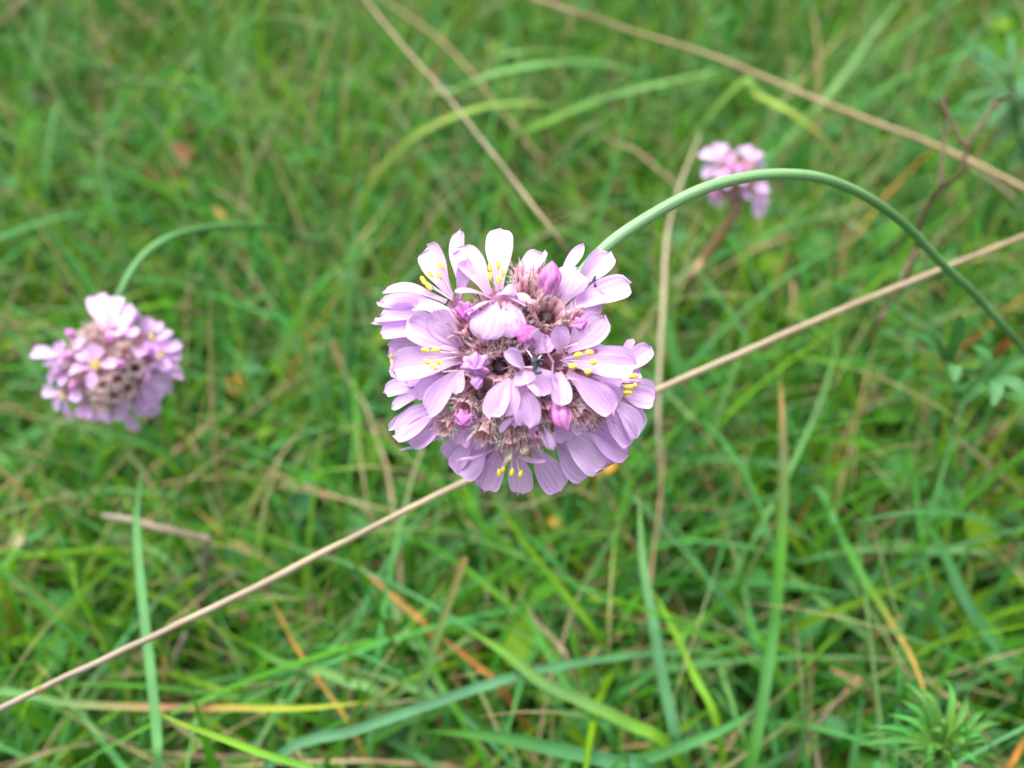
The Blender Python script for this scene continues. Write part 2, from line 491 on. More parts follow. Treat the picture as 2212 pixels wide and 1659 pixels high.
def tube(path, radii, cols, nseg=8, cap=True, ridge=0.0):
    n = len(path)
    T = np.gradient(path, axis=0)
    V, C, uvs, F = [], [], [], []
    ref = np.array([0.31, 0.2, 0.93])
    N0 = unit(np.cross(T[0], ref))
    for k in range(n):
        T_ = unit(T[k])
        N0 = unit(N0 - T_ * np.dot(N0, T_)); B = np.cross(T_, N0)
        t = k / (n - 1)
        r_ = np.interp(t, np.linspace(0, 1, len(radii)), radii)
        c = np.array([np.interp(t, np.linspace(0, 1, len(cols)), [q[i] for q in cols]) for i in range(3)])
        for j in range(nseg):
            a = 2 * math.pi * j / nseg
            rr = r_ * (1 + ridge * math.cos(a * 4))
            V.append(path[k] + (N0 * math.cos(a) + B * math.sin(a)) * rr); C.append(c); uvs.append((j / nseg, t * 6))
    for k in range(n - 1):
        for j in range(nseg):
            a, b = k * nseg + j, k * nseg + (j + 1) % nseg
            F.append((a, b, b + nseg, a + nseg))
    if cap:
        F.append(tuple(range(nseg))[::-1]); F.append(tuple(range((n - 1) * nseg, n * nseg)))
    return V, F, C, uvs

def ellipsoid(c, d, l, r, nu=8, nv=6, side=None, flat=1.0):
    d = unit(d); s = unit(np.cross(d, [0.3, 0.5, 0.81] if side is None else side)); n = np.cross(s, d)
    V, F = [], []
    V.append(c - d * l)
    for k in range(1, nv):
        a = math.pi * k / nv
        for j in range(nu):
            b = 2 * math.pi * j / nu
            V.append(c - d * l * math.cos(a) + (s * math.cos(b) + n * math.sin(b) * flat) * r * math.sin(a))
    V.append(c + d * l)
    for j in range(nu):
        F.append((0, 1 + (j + 1) % nu, 1 + j))
        e = len(V) - 1; q = 1 + (nv - 2) * nu
        F.append((e, q + j, q + (j + 1) % nu))
    for k in range(nv - 2):
        for j in range(nu):
            a, b = 1 + k * nu + j, 1 + k * nu + (j + 1) % nu
            F.append((a, b, b + nu, a + nu))
    return V, F

def add(name, geo, mat, parent=None, base=None, **kw):
    V, F = geo[0], geo[1]
    return mesh_obj(name, V, F, mat, parent, base, cols=geo[2] if len(geo) > 2 else None,
                    uvs=geo[3] if len(geo) > 3 else None, **kw)

# ------------------------------------------------------------------ flower heads
class Head:
    def __init__(self, root, base, frame, scale, depth, centre, ball):
        self.root, self.base, self.f, self.sc, self.d, self.c, self.R = root, base, frame, scale, depth, centre, ball
        self.k = depth * TW / (3264 * scale)       # cm per traced unit
        self.hairs = ([], [])
        self.r = random.Random(5)
    def p(self, x, y, z=0.0):
        px, py = self.f(x, y)
        return PD(px, py, self.d - z * self.k)
    def vec(self, v):                               # (right, up, toward camera) -> world
        return unit(v[0] * RT + v[1] * UP - v[2] * FW)
    def ballz(self, x, y, R=None):
        R = R or self.R
        r2 = (x - self.c[0]) ** 2 + (y - self.c[1]) ** 2
        return math.sqrt(max(R * R - r2, (0.2 * R) ** 2))
    def axis_at(self, x, y, z):
        return unit((x - self.c[0], -(y - self.c[1]), z))

    def petal(self, parent, b, t, w, zb, zt, n, bow=0.12, cup=0.18, roll=0, shape=0, tone=1.0, name='petal', droop=0.0):
        r = self.r
        B, T = self.p(b[0], b[1], zb), self.p(t[0], t[1], zt)
        L = np.linalg.norm(T - B); W = w * self.k
        nw = self.vec(n)
        ctrl = (B + T) / 2 + nw * bow * L * 2
        nv, nu = 14, 9
        V, uvs, F = [], [], []
        ph = r.uniform(0, 6.28); notch = r.uniform(0.0, 0.05); skew = r.uniform(-0.04, 0.04); rip = r.uniform(0.02, 0.075); fr_ = r.uniform(7, 11); W *= 0.93
        for i in range(nv + 1):
            v = i / nv
            c = (1 - v) ** 2 * B + 2 * v * (1 - v) * ctrl + v * v * T
            tg = unit(2 * (1 - v) * (ctrl - B) + 2 * v * (T - ctrl))
            sd_ = unit(np.cross(tg, nw)); nn = np.cross(sd_, tg)
            a = math.radians(roll)
            sd_, nn = sd_ * math.cos(a) + nn * math.sin(a), nn * math.cos(a) - sd_ * math.sin(a)
            e = min(v / 0.62, 1); e = e * e * (3 - 2 * e)
            wid = 0.30 + 0.70 * e
            if v > 0.66:
                q = (v - 0.66) / 0.34
                wid *= max(0.0, 1 - q ** (3.2 if shape == 0 else 2.0)) ** (0.55 if shape == 0 else 0.8)
            for j in range(nu):
                u = -1 + 2 * j / (nu - 1)
                vv = v
                h = cup * (u * u - 0.3) * wid - 0.05 * math.exp(-(u / 0.16) ** 2) * (1 - v * 0.5) \
                    + rip * math.sin(v * 8 + ph + u * 2.5) * abs(u) + 0.016 * math.cos(u * fr_ + ph) * min(1, v * 2)
                pos = c + sd_ * u * wid * W / 2 + nn * h * W
                # tip edge: slightly notched and uneven
                k = max(0, (v - 0.8) / 0.2)
                pos = pos - tg * L * k * (notch * math.exp(-(u / 0.3) ** 2) + 0.022 * math.sin(u * 9 + ph) + skew * u)
                V.append(pos); uvs.append(((u + 1) / 2, v))
        for i in range(nv):
            for j in range(nu - 1):
                a0 = i * nu + j
                F.append((a0, a0 + 1, a0 + 1 + nu, a0 + nu))
        o = mesh_obj(name, V, F, M_PETAL, parent, self.base, uvs=uvs)
        tn = tone * r.uniform(0.95, 1.03)
        o.color = (tn, tn * r.uniform(0.92, 1.04), tn * r.uniform(0.97, 1.02), 1)
        return o

    def floret(self, throat, axis=None, petals=(), anthers=(), old=(), filaments=(), z=None):
        x, y = throat[0], throat[1]
        zt = throat[2] if len(throat) > 2 else self.ballz(x, y)
        ax = unit(axis) if axis is not None else self.axis_at(x, y, zt)
        c = np.array([x, -y, zt])
        root_ = c - ax * self.R * 0.62
        pth = [self.p(*(lambda q: (q[0], -q[1], q[2]))(root_ + (c - root_) * f)) for f in (0, 0.4, 0.75, 1.0)]
        g = tube(smooth_path(pth, 7), [28 * self.k * self.R / 430, 26 * self.k * self.R / 430, 34 * self.k * self.R / 430, 52 * self.k * self.R / 430],
                 [(0.45, 0.25, 0.26), (0.62, 0.36, 0.42), (0.66, 0.40, 0.56)], nseg=10, cap=False)
        fl = add('floret', g, M_CALYX, self.root, self.base)
        for q in petals:
            b, t, w, zb, ztip = q[0], q[1], q[2], q[3], q[4]
            kw = dict(q[5]) if len(q) > 5 else {}
            n = kw.pop('n', tuple(ax))
            self.petal(fl, b, t, w, zb, ztip, n, **kw)
        org = self.p(x, y, zt - 30)
        for q in anthers:
            ax_, ay_, az_, ang = q[0], q[1], q[2], math.radians(q[3])
            ln = q[4] if len(q) > 4 else 24
            wd = q[5] if len(q) > 5 else 13
            P_ = self.p(ax_, ay_, az_)
            d = self.vec((math.cos(ang), math.sin(ang), 0.15))
            V, F = ellipsoid(P_, d, ln * self.k, wd * self.k, 10, 7)
            for i, v in enumerate(V):               # a groove between the two pollen sacs
                V[i] = v + self.vec((self.r.uniform(-1, 1), self.r.uniform(-1, 1), 0)) * 1.6 * self.k
            an = mesh_obj('anther', V, F, M_ANTHER, fl, self.base)
            mid = (org + P_) / 2 + self.vec(tuple(ax)) * 14 * self.k
            add('filament', tube(smooth_path([org, mid, P_ - d * ln * 0.3 * self.k], 7), [3.6 * self.k, 2.8 * self.k, 2.4 * self.k], [(1, 1, 1)], nseg=5),
                M_FIL, fl, self.base)
        for q in filaments:
            a, b = self.p(*q[0]), self.p(*q[1])
            mid = (a + b) / 2 + self.vec((0, 0.3, 1)) * 8 * self.k
            add('style', tube(smooth_path([a, mid, b], 6), [3.6 * self.k, 3.2 * self.k], [(1, 1, 1)], nseg=5), M_FIL, fl, self.base)
        for q in old:
            P_ = self.p(q[0], q[1], q[2]); a = math.radians(q[3])
            V, F = ellipsoid(P_, self.vec((math.cos(a), math.sin(a), .3)), q[4] * self.k, q[5] * self.k, 8, 6)
            V = [v + self.vec((self.r.uniform(-1, 1), self.r.uniform(-1, 1), self.r.uniform(-1, 1))) * 4 * self.k for v in V]
            mesh_obj('withered_anther', V, F, M_OLD, fl, self.base)
        return fl

    def bud(self, x, y, z, length, width, d, crumple=0.0, col=(0.62, 0.20, 0.62), col2=(0.72, 0.38, 0.66)):
        """furled petals: a spindle of five spiral pleats"""
        D = self.vec(d); s = unit(np.cross(D, [0.3, 0.5, 0.8])); n = np.cross(s, D)
        C0 = self.p(x, y, z); V, F, C, uvs = [], [], [], []
        nv, nu = 12, 30
        r = self.r; ph = [r.uniform(0, 6.28) for _ in range(4)]
        for i in range(nv + 1):
            v = i / nv
            rad = (0.45 + 0.55 * math.sin(math.pi * min(v * 1.35, 1) * 0.5)) * (1 - max(0, (v - 0.45) / 0.55) ** 1.9) + 0.02
            for j in range(nu):
                a = 2 * math.pi * j / nu
                pl = abs(math.sin(2.5 * (a + v * 1.6)))
                rr = rad * (0.78 + 0.30 * pl) * (1 + crumple * (0.5 * math.sin(3 * a + 9 * v + ph[0]) + 0.4 * math.sin(7 * a - 8 * v + ph[1])))
                hh = v * length + crumple * length * 0.18 * math.sin(4 * a + ph[2]) * v
                V.append(C0 + D * hh * self.k + (s * math.cos(a) + n * math.sin(a)) * rr * width / 2 * self.k)
                f = min(1, pl) * (0.3 + 0.7 * v)
                C.append(np.array(col2) * (1 - f) + np.array(col) * f if pl > 0.35 else np.array(col) * 0.75); uvs.append((j / nu, v))
        for i in range(nv):
            for j in range(nu):
                a0, b0 = i * nu + j, i * nu + (j + 1) % nu
                F.append((a0, b0, b0 + nu, a0 + nu))
        return mesh_obj('bud', V, F, M_BUD, self.root, self.base, cols=C, uvs=uvs)

    def calyx(self, x, y, z, d, h=150, rad=70, seed=False, hairs=36, dead=0.0):
        D = self.vec(d); s = unit(np.cross(D, [0.21, 0.5, 0.84])); n = np.cross(s, D)
        r = self.r
        a0 = r.uniform(0, 6.28); s, n = s * math.cos(a0) + n * math.sin(a0), n * math.cos(a0) - s * math.sin(a0)
        C0 = self.p(x, y, z); V, F, C, uvs = [], [], [], []
        nu, nv = 30, 6
        green = np.array((0.30, 0.24, 0.14)); pink = np.array((0.66, 0.40, 0.45)); pale = np.array((0.80, 0.60, 0.68)); red = np.array((0.30, 0.035, 0.03))
        if dead: pink, pale = np.array((0.64, 0.48, 0.46)), np.array((0.80, 0.66, 0.68))
        for i in range(nv + 1):
            v = i / nv
            for j in range(nu):
                a = 2 * math.pi * j / nu
                rib = 0.5 + 0.5 * math.cos(10 * a)
                tooth = 0.5 + 0.5 * math.cos(5 * a)
                rr = (0.42 + 0.50 * v ** 1.2) * (0.93 + 0.11 * rib) * rad * r.uniform(0.95, 1.05)
                hh = h * (v + (0.12 * tooth ** 2 + r.uniform(-.10, .08)) * (v > 0.99))
                V.append(C0 + (D * hh + (s * math.cos(a) + n * math.sin(a)) * rr) * self.k)
                c = green * (1 - min(1, v * 2.4)) + pink * min(1, v * 2.4)
                c = c * (1 - max(0, v - .45) / .55) + pale * max(0, v - .45) / .55
                if rib > 0.85 and 0.1 < v < 0.9: c = c * 0.45 + red * 0.55
                C.append(c); uvs.append((j / nu, v))
        for i in range(nv):
            for j in range(nu):
                q, b = i * nu + j, i * nu + (j + 1) % nu
                F.append((q, b, b + nu, q + nu))
        # five red bristle points along the teeth
        for m in range(5):
            a = 2 * math.pi * m / 5
            e = (s * math.cos(a) + n * math.sin(a)); tq = np.cross(D, e)
            b0 = C0 + (D * h * 0.55 + e * rad * 0.78) * self.k; tip = C0 + (D * h * r.uniform(1.3, 1.5) + e * rad * r.uniform(1.05, 1.3)) * self.k
            k0 = len(V)
            V += [b0 + tq * 7 * self.k, b0 - tq * 7 * self.k, b0 + e * 7 * self.k, tip]
            C += [red, red, red, red * 1.3]; uvs += [(0, 0)] * 3 + [(0, 1)]
            F += [(k0, k0 + 1, k0 + 3), (k0 + 1, k0 + 2, k0 + 3), (k0 + 2, k0, k0 + 3)]
        o = mesh_obj('calyx', V, F, M_CALYX, self.root, self.base, cols=C, uvs=uvs)
        if seed:
            Vs, Fs = ellipsoid(C0 + D * h * 0.35 * self.k, D, 30 * self.k, 40 * self.k, 10, 7)
            Vs = [v + np.array([r.uniform(-1, 1) for _ in range(3)]) * 9 * self.k for v in Vs]
            mesh_obj('seed', Vs, Fs, M_SEED, o, self.base)
        for _ in range(hairs):
            a = r.uniform(0, 6.28); v = r.uniform(0.05, 0.95)
            e = s * math.cos(a) + n * math.sin(a)
            b0 = C0 + (D * h * v + e * rad * (0.38 + 0.62 * v)) * self.k
            dr = unit(D * r.uniform(0.5, 1.3) + e * r.uniform(0.3, 1.0) + np.array([r.gauss(0, .3) for _ in range(3)]))
            self.hair(b0, dr, r.uniform(35, 95))
        return o

    def hair(self, b, d, ln, th=1.35):
        r = self.r
        s = unit(np.cross(d, [r.uniform(-1, 1), r.uniform(-1, 1), 1])); n = np.cross(s, d)
        V, F = self.hairs; k0 = len(V)
        m = b + d * ln * 0.55 * self.k; t = b + (d * ln + s * r.uniform(-26, 26)) * self.k
        for pnt, q in ((b, th), (m, th * 0.8)):
            for j in range(3):
                a = 2.094 * j
                V.append(pnt + (s * math.cos(a) + n * math.sin(a)) * q * self.k)
        V.append(t)
        for j in range(3):
            F.append((k0 + j, k0 + (j + 1) % 3, k0 + 3 + (j + 1) % 3, k0 + 3 + j)); F.append((k0 + 3 + j, k0 + 3 + (j + 1) % 3, k0 + 6))

    def ball_of_calyces(self, n, scale=1.0, hairs=90, skip=None, dead=0.0):
        """spiral arrangement of calyces over the receptacle"""
        R0 = self.R * 0.62
        V, F = ellipsoid(self.p(self.c[0], self.c[1], 0), self.vec((0, 0, 1)), R0 * self.k, R0 * self.k, 20, 14)
        mesh_obj('receptacle', V, F, M_CORE, self.root, self.base)
        for i in range(n):
            zz = 1 - 1.75 * (i + 0.5) / n
            rr = math.sqrt(max(0, 1 - zz * zz)); a = i * 2.39996
            d = np.array([math.cos(a) * rr, math.sin(a) * rr, zz])
            P_ = d * R0 * 0.92
            jit = unit(d + np.array([self.r.gauss(0, .12) for _ in range(3)]))
            self.calyx(self.c[0] + P_[0], self.c[1] - P_[1], P_[2], tuple(jit), h=self.R * 0.38 * scale, rad=self.R * 0.165 * scale, hairs=hairs, dead=dead)

    def finish(self):
        if self.hairs[0]:
            o = mesh_obj('calyx_hair', self.hairs[0], self.hairs[1], M_HAIR, self.root, self.base)
            o['kind'] = 'stuff'

    def involucre(self, d, n=9):
        """papery bracts and the brown sheath where head meets stalk"""
        D = self.vec(d); s = unit(np.cross(D, [0.1, 0.4, 0.9])); nn = np.cross(s, D)
        C0 = self.p(self.c[0], self.c[1], 0) + D * self.R * 0.75 * self.k
        for i in range(n):
            a = 6.283 * i / n
            e = s * math.cos(a) + nn * math.sin(a)
            pth = smooth_path([C0 + D * 40 * self.k, C0 + (e * self.R * 0.45 - D * self.R * .1) * self.k, C0 + (e * self.R * 0.62 - D * self.R * 0.5) * self.k], 7)
            add('bract', ribbon(pth, self.R * 0.5 * self.k, [(0, (0.30, 0.22, 0.12)), (1, (0.55, 0.36, 0.28))], nhint=e, taper='both'), M_CALYX, self.root, self.base)

# ---- main flower
stem_pts = [PD(1150, 800, 9.35), PD(1215, 650, 9.5), PD(1295, 548, 9.42), PD(1380, 482, 9.4), PD(1500, 416, 9.45), PD(1600, 385, 9.6), PD(1700, 376, 9.8),
            PD(1790, 389, 10.05), PD(1880, 430, 10.4), PD(1960, 490, 10.9), PD(2035, 570, 11.5), PD(2110, 640, 12.2), PD(2185, 725, 13.0)]
mb = PZ(2330, 900, -0.4)
stem_pts += [PZ(2260, 810, 4.6), mb]
root = thing('thrift_flower', 'large sharp lilac thrift flower head on a bowed green stem, in full bloom', 'flower', mb, 'thrift flowers in the meadow')
H = Head(root, mb, FA, 1.803, HEAD_D, (880, 850), 440)
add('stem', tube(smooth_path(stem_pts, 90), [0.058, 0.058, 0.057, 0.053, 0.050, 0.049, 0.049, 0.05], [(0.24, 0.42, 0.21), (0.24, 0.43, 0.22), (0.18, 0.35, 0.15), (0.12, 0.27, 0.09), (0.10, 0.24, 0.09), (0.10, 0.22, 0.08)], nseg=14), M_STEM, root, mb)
H.ball_of_calyces(46)
H.involucre((0.35, 0.25, -0.9))
UPV = (0, 1, 0.3)
# top centre floret
H.floret((795, 480, 260), (-0.05, 0.72, 0.69), [
    ((795, 440), (800, 88), 168, 220, 60, {'bow': 0.06, 'cup': 0.16}),
    ((735, 470), (560, 205), 178, 240, 170, {'bow': 0.10}),
    ((865, 470), (1050, 222), 132, 240, 190, {'bow': 0.10}),
    ((770, 500), (540, 455), 120, 265, 360, {'n': (0.1, 1, 0.30), 'bow': 0.10, 'cup': 0.10}),
], anthers=[(743, 312, 290, 92), (790, 298, 300, 88), (818, 341, 310, 105), (742, 364, 320, 95), (793, 382, 330, 90)])
# its drooping neighbour
H.floret((800, 505, 330), (-0.05, 0.55, 0.83), [
    ((775, 505), (705, 728), 205, 345, 440, {'n': (-0.1, 0.30, 1), 'bow': 0.16, 'cup': -0.12}),
    ((835, 500), (865, 716), 170, 350, 430, {'n': (0.25, 0.25, 1), 'bow': 0.16, 'cup': -0.10, 'roll': -14}),
    ((830, 470), (968, 535), 100, 340, 400, {'n': (0.2, 0.8, 0.7), 'bow': 0.12}),
    ((770, 500), (625, 580), 70, 360, 440, {'n': (-0.3, 1, 0.2), 'bow': 0.08}),
    ((780, 480), (900, 470), 150, 330, 340, {'n': (0, 1, 0.45), 'bow': 0.2}),
])
H.bud(615, 535, 345, 80, 120, (-0.25, -0.8, 0.6), 0.5, (0.66, 0.16, 0.66))
# top left floret
H.floret((540, 510, 190), (-0.55, 0.62, 0.56), [
    ((520, 480), (382, 188), 168, 170, 90, {'bow': 0.07}),
    ((575, 430), (570, 98), 118, 120, -30, {'bow': 0.05, 'cup': 0.22}),
    ((490, 510), (120, 452), 125, 190, 110, {'n': (0, 0.85, 0.55), 'bow': 0.10}),
    ((470, 530), (104, 515), 140, 110, 10, {'bow': 0.04}),
    ((560, 490), (610, 260), 90, 190, 250, {'n': (0.2, 0.4, 0.9), 'bow': 0.05}),
], anthers=[(398, 349, 190, -45), (463, 300, 190, -52, 27), (449, 357, 215, -45), (360, 386, 190, -55, 28), (392, 422, 200, -48, 26)])
# left floret facing out
H.floret((600, 815, 300), (-0.60, 0.0, 0.80), [
    ((565, 780), (268, 605), 190, 300, 300, {'bow': 0.07, 'n': (-0.35, 0.05, 1)}),
    ((575, 770), (430, 560), 195, 300, 360, {'bow': 0.07, 'n': (-0.5, -0.1, 1), 'roll': 8}),
    ((580, 840), (178, 895), 205, 290, 260, {'bow': 0.08, 'n': (-0.25, 0.25, 1), 'cup': 0.22}),
    ((575, 900), (382, 1168), 158, 290, 300, {'bow': 0.12, 'n': (-0.3, 0.3, 1), 'shape': 1}),
    ((585, 900), (552, 1038), 82, 320, 380, {'bow': 0.12, 'n': (-0.2, 0.3, 1)}),
], anthers=[(372, 786, 400, 170), (432, 786, 410, 175), (382, 853, 400, -20), (447, 853, 410, -25), (420, 884, 420, -20)],
   filaments=[((590, 800, 300), (520, 803, 380)), ((570, 790, 300), (470, 762, 370)), ((580, 905, 300), (470, 912, 380))])
# far left florets
H.floret((470, 640, 140), (-0.85, 0.25, 0.40), [
    ((440, 620), (96, 600), 165, 150, 90, {'n': (-0.1, 0.75, 0.65), 'bow': 0.10}),
    ((420, 660), (62, 634), 80, 110, 60, {'n': (-0.1, 0.5, 0.8), 'shape': 1}),
    ((470, 690), (110, 690), 150, 190, 150, {'n': (-0.1, 0.55, 0.8), 'bow': 0.10}),
    ((480, 820), (158, 760), 180, 80, 10, {'n': (-0.3, 0.1, 1)}),
    ((470, 870), (168, 900), 130, 60, 0, {'n': (-0.3, 0.1, 1)}),
], anthers=[(180, 820, 70, 120, 14, 12), (178, 853, 75, 90, 14, 12)])
# lower left floret
H.floret((520, 1060, 210), (-0.70, -0.45, 0.55), [
    ((420, 990), (134, 1032), 120, 110, 50, {'n': (-0.2, 0.5, 0.85)}),
    ((450, 1010), (178, 1122), 90, 150, 110, {'n': (-0.5, 0.4, 0.8)}),
    ((500, 1100), (196, 1275), 190, 200, 120, {'n': (-0.35, 0.35, 0.9), 'bow': 0.12, 'cup': 0.05}),
    ((520, 1150), (270, 1320), 170, 190, 110, {'n': (-0.1, 0.1, 1), 'bow': 0.12}),
    ((440, 1110), (162, 1245), 60, 120, 60, {'n': (-0.5, 0.5, .3), 'roll': 70}),
    ((470, 1230), (228, 1356), 60, 150, 80, {'n': (0.2, -1, 0.15), 'bow': 0.08}),
])
H.floret((560, 1200, 60), (-0.6, -0.7, 0.2), [
    ((530, 1230), (400, 1302), 52, 20, -20, {'n': (-0.2, 0.3, 1)}),
    ((560, 1230), (430, 1290), 70, 0, -50, {'n': (-0.2, 0.1, 1)}),
])
# bottom left floret
H.floret((730, 1230, 230), (-0.30, -0.80, 0.52), [
    ((650, 1260), (505, 1440), 190, 170, 90, {'n': (-0.2, 0.1, 1), 'bow': 0.1}),
    ((720, 1300), (560, 1500), 210, 190, 130, {'n': (-0.05, 0.1, 1), 'bow': 0.08}),
    ((760, 1300), (700, 1470), 190, 170, 100, {'n': (0, 0.1, 1)}),
    ((785, 1340), (550, 1418), 70, 270, 280, {'n': (-0.2, 1, 0.15), 'bow': -0.10}),
])
# bottom floret
H.floret((870, 1300, 230), (0.02, -0.85, 0.52), [
    ((815, 1340), (715, 1600), 160, 190, 110, {'n': (-0.1, 0.15, 1), 'bow': 0.06}),
    ((890, 1350), (930, 1616), 148, 190, 110, {'n': (0, 0.15, 1), 'bow': 0.06}),
    ((985, 1340), (1145, 1602), 178, 180, 100, {'n': (0.1, 0.15, 1), 'bow': 0.06}),
    ((870, 1370), (1065, 1425), 80, 290, 300, {'n': (0.1, 1, 0.3), 'bow': -0.14}),
    ((900, 1500), (901, 1622), 26, 60, 40, {'n': (0, 0, 1)}),
], anthers=[(795, 1490, 240, 85), (818, 1471, 240, 80, 20), (868, 1488, 250, 75), (919, 1496, 250, 72)])
# lower right florets
H.floret((1140, 1220, 250), (0.35, -0.70, 0.62), [
    ((1130, 1310), (1300, 1520), 190, 200, 120, {'n': (-0.1, 0.2, 1), 'bow': 0.08}),
    ((1160, 1230), (1390, 1470), 220, 240, 170, {'n': (0.1, 0.2, 1), 'bow': 0.08}),
    ((1270, 1200), (1535, 1385), 200, 230, 150, {'n': (0.2, 0.2, 1), 'bow': 0.08}),
    ((1330, 1280), (1450, 1440), 160, 170, 90, {'n': (0.1, 0.1, 1)}),
    ((1050, 1215), (1112, 1362), 80, 300, 330, {'n': (0.1, 0.3, 1), 'cup': -0.55}),
])
H.floret((1370, 1060, 220), (0.72, -0.45, 0.52), [
    ((1390, 1110), (1550, 1338), 165, 240, 190, {'n': (0.15, 0.35, 0.9), 'bow': 0.12}),
    ((1450, 1070), (1592, 1290), 150, 230, 180, {'n': (0.4, 0.3, 0.9), 'bow': 0.12}),
    ((1470, 1060), (1622, 1240), 130, 170, 100, {'n': (0.5, 0.2, 0.8), 'bow': 0.10}),
    ((1330, 1130), (1440, 1320), 150, 210, 160, {'n': (0.1, 0.3, 0.9), 'bow': 0.10}),
])
# big right floret
H.floret((1145, 845, 360), (0.60, 0.02, 0.80), [
    ((1180, 790), (1395, 590), 190, 370, 360, {'n': (0.2, -0.25, 0.9), 'bow': 0.06, 'cup': 0.10, 'roll': 12}),
    ((1145, 800), (1128, 650), 120, 380, 470, {'n': (0.35, -0.2, 0.9), 'bow': 0.10, 'shape': 0}),
    ((1160, 850), (1575, 868), 190, 350, 330, {'n': (0.25, 0.2, 1), 'bow': 0.08, 'cup': 0.2}),
    ((1180, 920), (1448, 1158), 170, 350, 350, {'n': (0.3, 0.3, 1), 'bow': 0.12}),
    ((1135, 910), (1150, 1105), 125, 370, 440, {'n': (0.25, 0.3, 1), 'bow': 0.12}),
    ((1110, 860), (1040, 690), 62, 400, 480, {'n': (1, 0.3, 0.25), 'bow': -0.06}),
    ((1105, 850), (1108, 1000), 40, 420, 480, {'n': (1, 0.2, 0.3), 'bow': -0.05}),
], anthers=[(1250, 814, 450, 10, 24, 16), (1316, 800, 440, -8, 22, 16), (1337, 855, 440, -5, 20, 17), (1220, 880, 460, 14, 24, 16), (1306, 910, 450, 5, 20, 16)],
   filaments=[((1160, 780, 370), (1247, 748, 430)), ((1170, 950, 370), (1256, 958, 420))])
# far right floret
H.floret((1440, 985, 180), (0.88, -0.10, 0.45), [
    ((1460, 1010), (1692, 1058), 185, 170, 110, {'n': (0.1, 0.25, 1), 'bow': 0.06}),
    ((1480, 920), (1664, 768), 128, 130, 50, {'n': (-0.1, 0.1, 1), 'bow': 0.04}),
    ((1500, 850), (1562, 720), 56, 80, 20, {'n': (-0.2, 0.1, 1)}),
    ((1430, 960), (1600, 900), 150, 160, 90, {'n': (0, 0.3, 1)}),
], anthers=[(1567, 937, 190, 8, 30, 15), (1540, 999, 220, 8, 27, 15), (1574, 988, 200, 25, 15, 12), (1533, 1032, 220, 3, 27, 15)])
# upper right floret
H.floret((1150, 540, 270), (0.55, 0.60, 0.58), [
    ((1140, 420), (1280, 180), 88, 220, 120, {'n': (-0.3, 0.4, 0.9), 'shape': 1, 'bow': 0.05}),
    ((1240, 420), (1432, 222), 158, 100, -20, {'n': (0.1, 0.1, 1), 'bow': 0.05}),
    ((1140, 530), (1240, 320), 215, 280, 290, {'n': (-0.1, 0.5, 0.85), 'bow': 0.12, 'cup': -0.10}),
    ((1220, 540), (1545, 405), 180, 230, 120, {'n': (0, 0.35, 0.95), 'bow': 0.06}),
    ((1180, 560), (1400, 470), 120, 280, 260, {'n': (-0.1, 0.5, 0.9), 'bow': 0.10}),
    ((1190, 570), (1380, 540), 110, 260, 230, {'n': (0, 0.3, 0.9), 'bow': 0.10}),
], old=[(1340, 385, 190, 75, 26, 9), (1345, 415, 190, 100, 18, 8)])
# middle floret with withered anthers
H.floret((950, 850, 420), (0.08, 0.02, 0.99), [
    ((930, 800), (1028, 665), 60, 430, 520, {'n': (-0.3, -0.9, 0.3), 'bow': -0.10}),
    ((940, 790), (855, 770), 60, 440, 520, {'n': (0.2, -0.9, 0.3)}),
    ((945, 900), (828, 795), 95, 440, 520, {'n': (0.5, 0.2, 0.8), 'bow': 0.08}),
    ((905, 910), (955, 985), 130, 440, 490, {'n': (0.1, 0.3, 1)}),
    ((860, 950), (745, 1175), 145, 440, 470, {'n': (-0.15, 0.35, 0.9), 'bow': 0.14, 'cup': 0.10}),
    ((870, 950), (830, 1165), 130, 450, 470, {'n': (0.15, 0.35, 0.9), 'bow': 0.14, 'cup': 0.10}),
    ((915, 985), (965, 1232), 165, 430, 440, {'n': (0.1, 0.3, 0.95), 'bow': 0.14}),
    ((985, 880), (1095, 1030), 150, 400, 420, {'n': (-0.1, 0.2, 1), 'bow': 0.04}),
    ((985, 800), (1065, 700), 170, 390, 400, {'n': (-0.1, 0, 1), 'bow': -0.04}),
    ((930, 960), (1028, 1050), 45, 460, 500, {'n': (-0.2, 0.8, 0.6)}),
], old=[(995, 855, 500, -60, 26, 12), (1012, 848, 505, 20, 22, 11), (1003, 888, 500, 80, 26, 12), (1015, 912, 505, -10, 24, 11), (1030, 862, 500, -30, 16, 9)],
   filaments=[((950, 780, 430), (985, 830, 500)), ((1040, 815, 430), (1015, 845, 500)), ((920, 888, 430), (990, 885, 500))])
# small bits behind the middle
H.floret((860, 1170, 330), (0.0, -0.5, 0.86), [
    ((880, 1170), (795, 1258), 42, 340, 380, {'n': (0, 0.5, 0.8)}),
    ((900, 1180), (860, 1215), 70, 330, 350, {'n': (0, 0.3, 0.9)}),
])
H.floret((500, 960, 200), (-0.75, -0.2, 0.6), [
    ((520, 940), (320, 1050), 130, 210, 170, {'n': (-0.4, 0.3, 0.9)}),
    ((530, 960), (400, 1090), 120, 230, 200, {'n': (-0.4, 0.2, 0.9)}),
    ((480, 930), (250, 960), 120, 150, 90, {'n': (-0.2, 0.3, 0.9)}),
])
H.floret((540, 640, 210), (-0.65, 0.4, 0.6), [
    ((550, 600), (300, 545), 140, 230, 230, {'n': (-0.1, 0.8, 0.6)}),
    ((520, 640), (330, 640), 130, 210, 190, {'n': (-0.2, 0.4, 0.9)}),
])
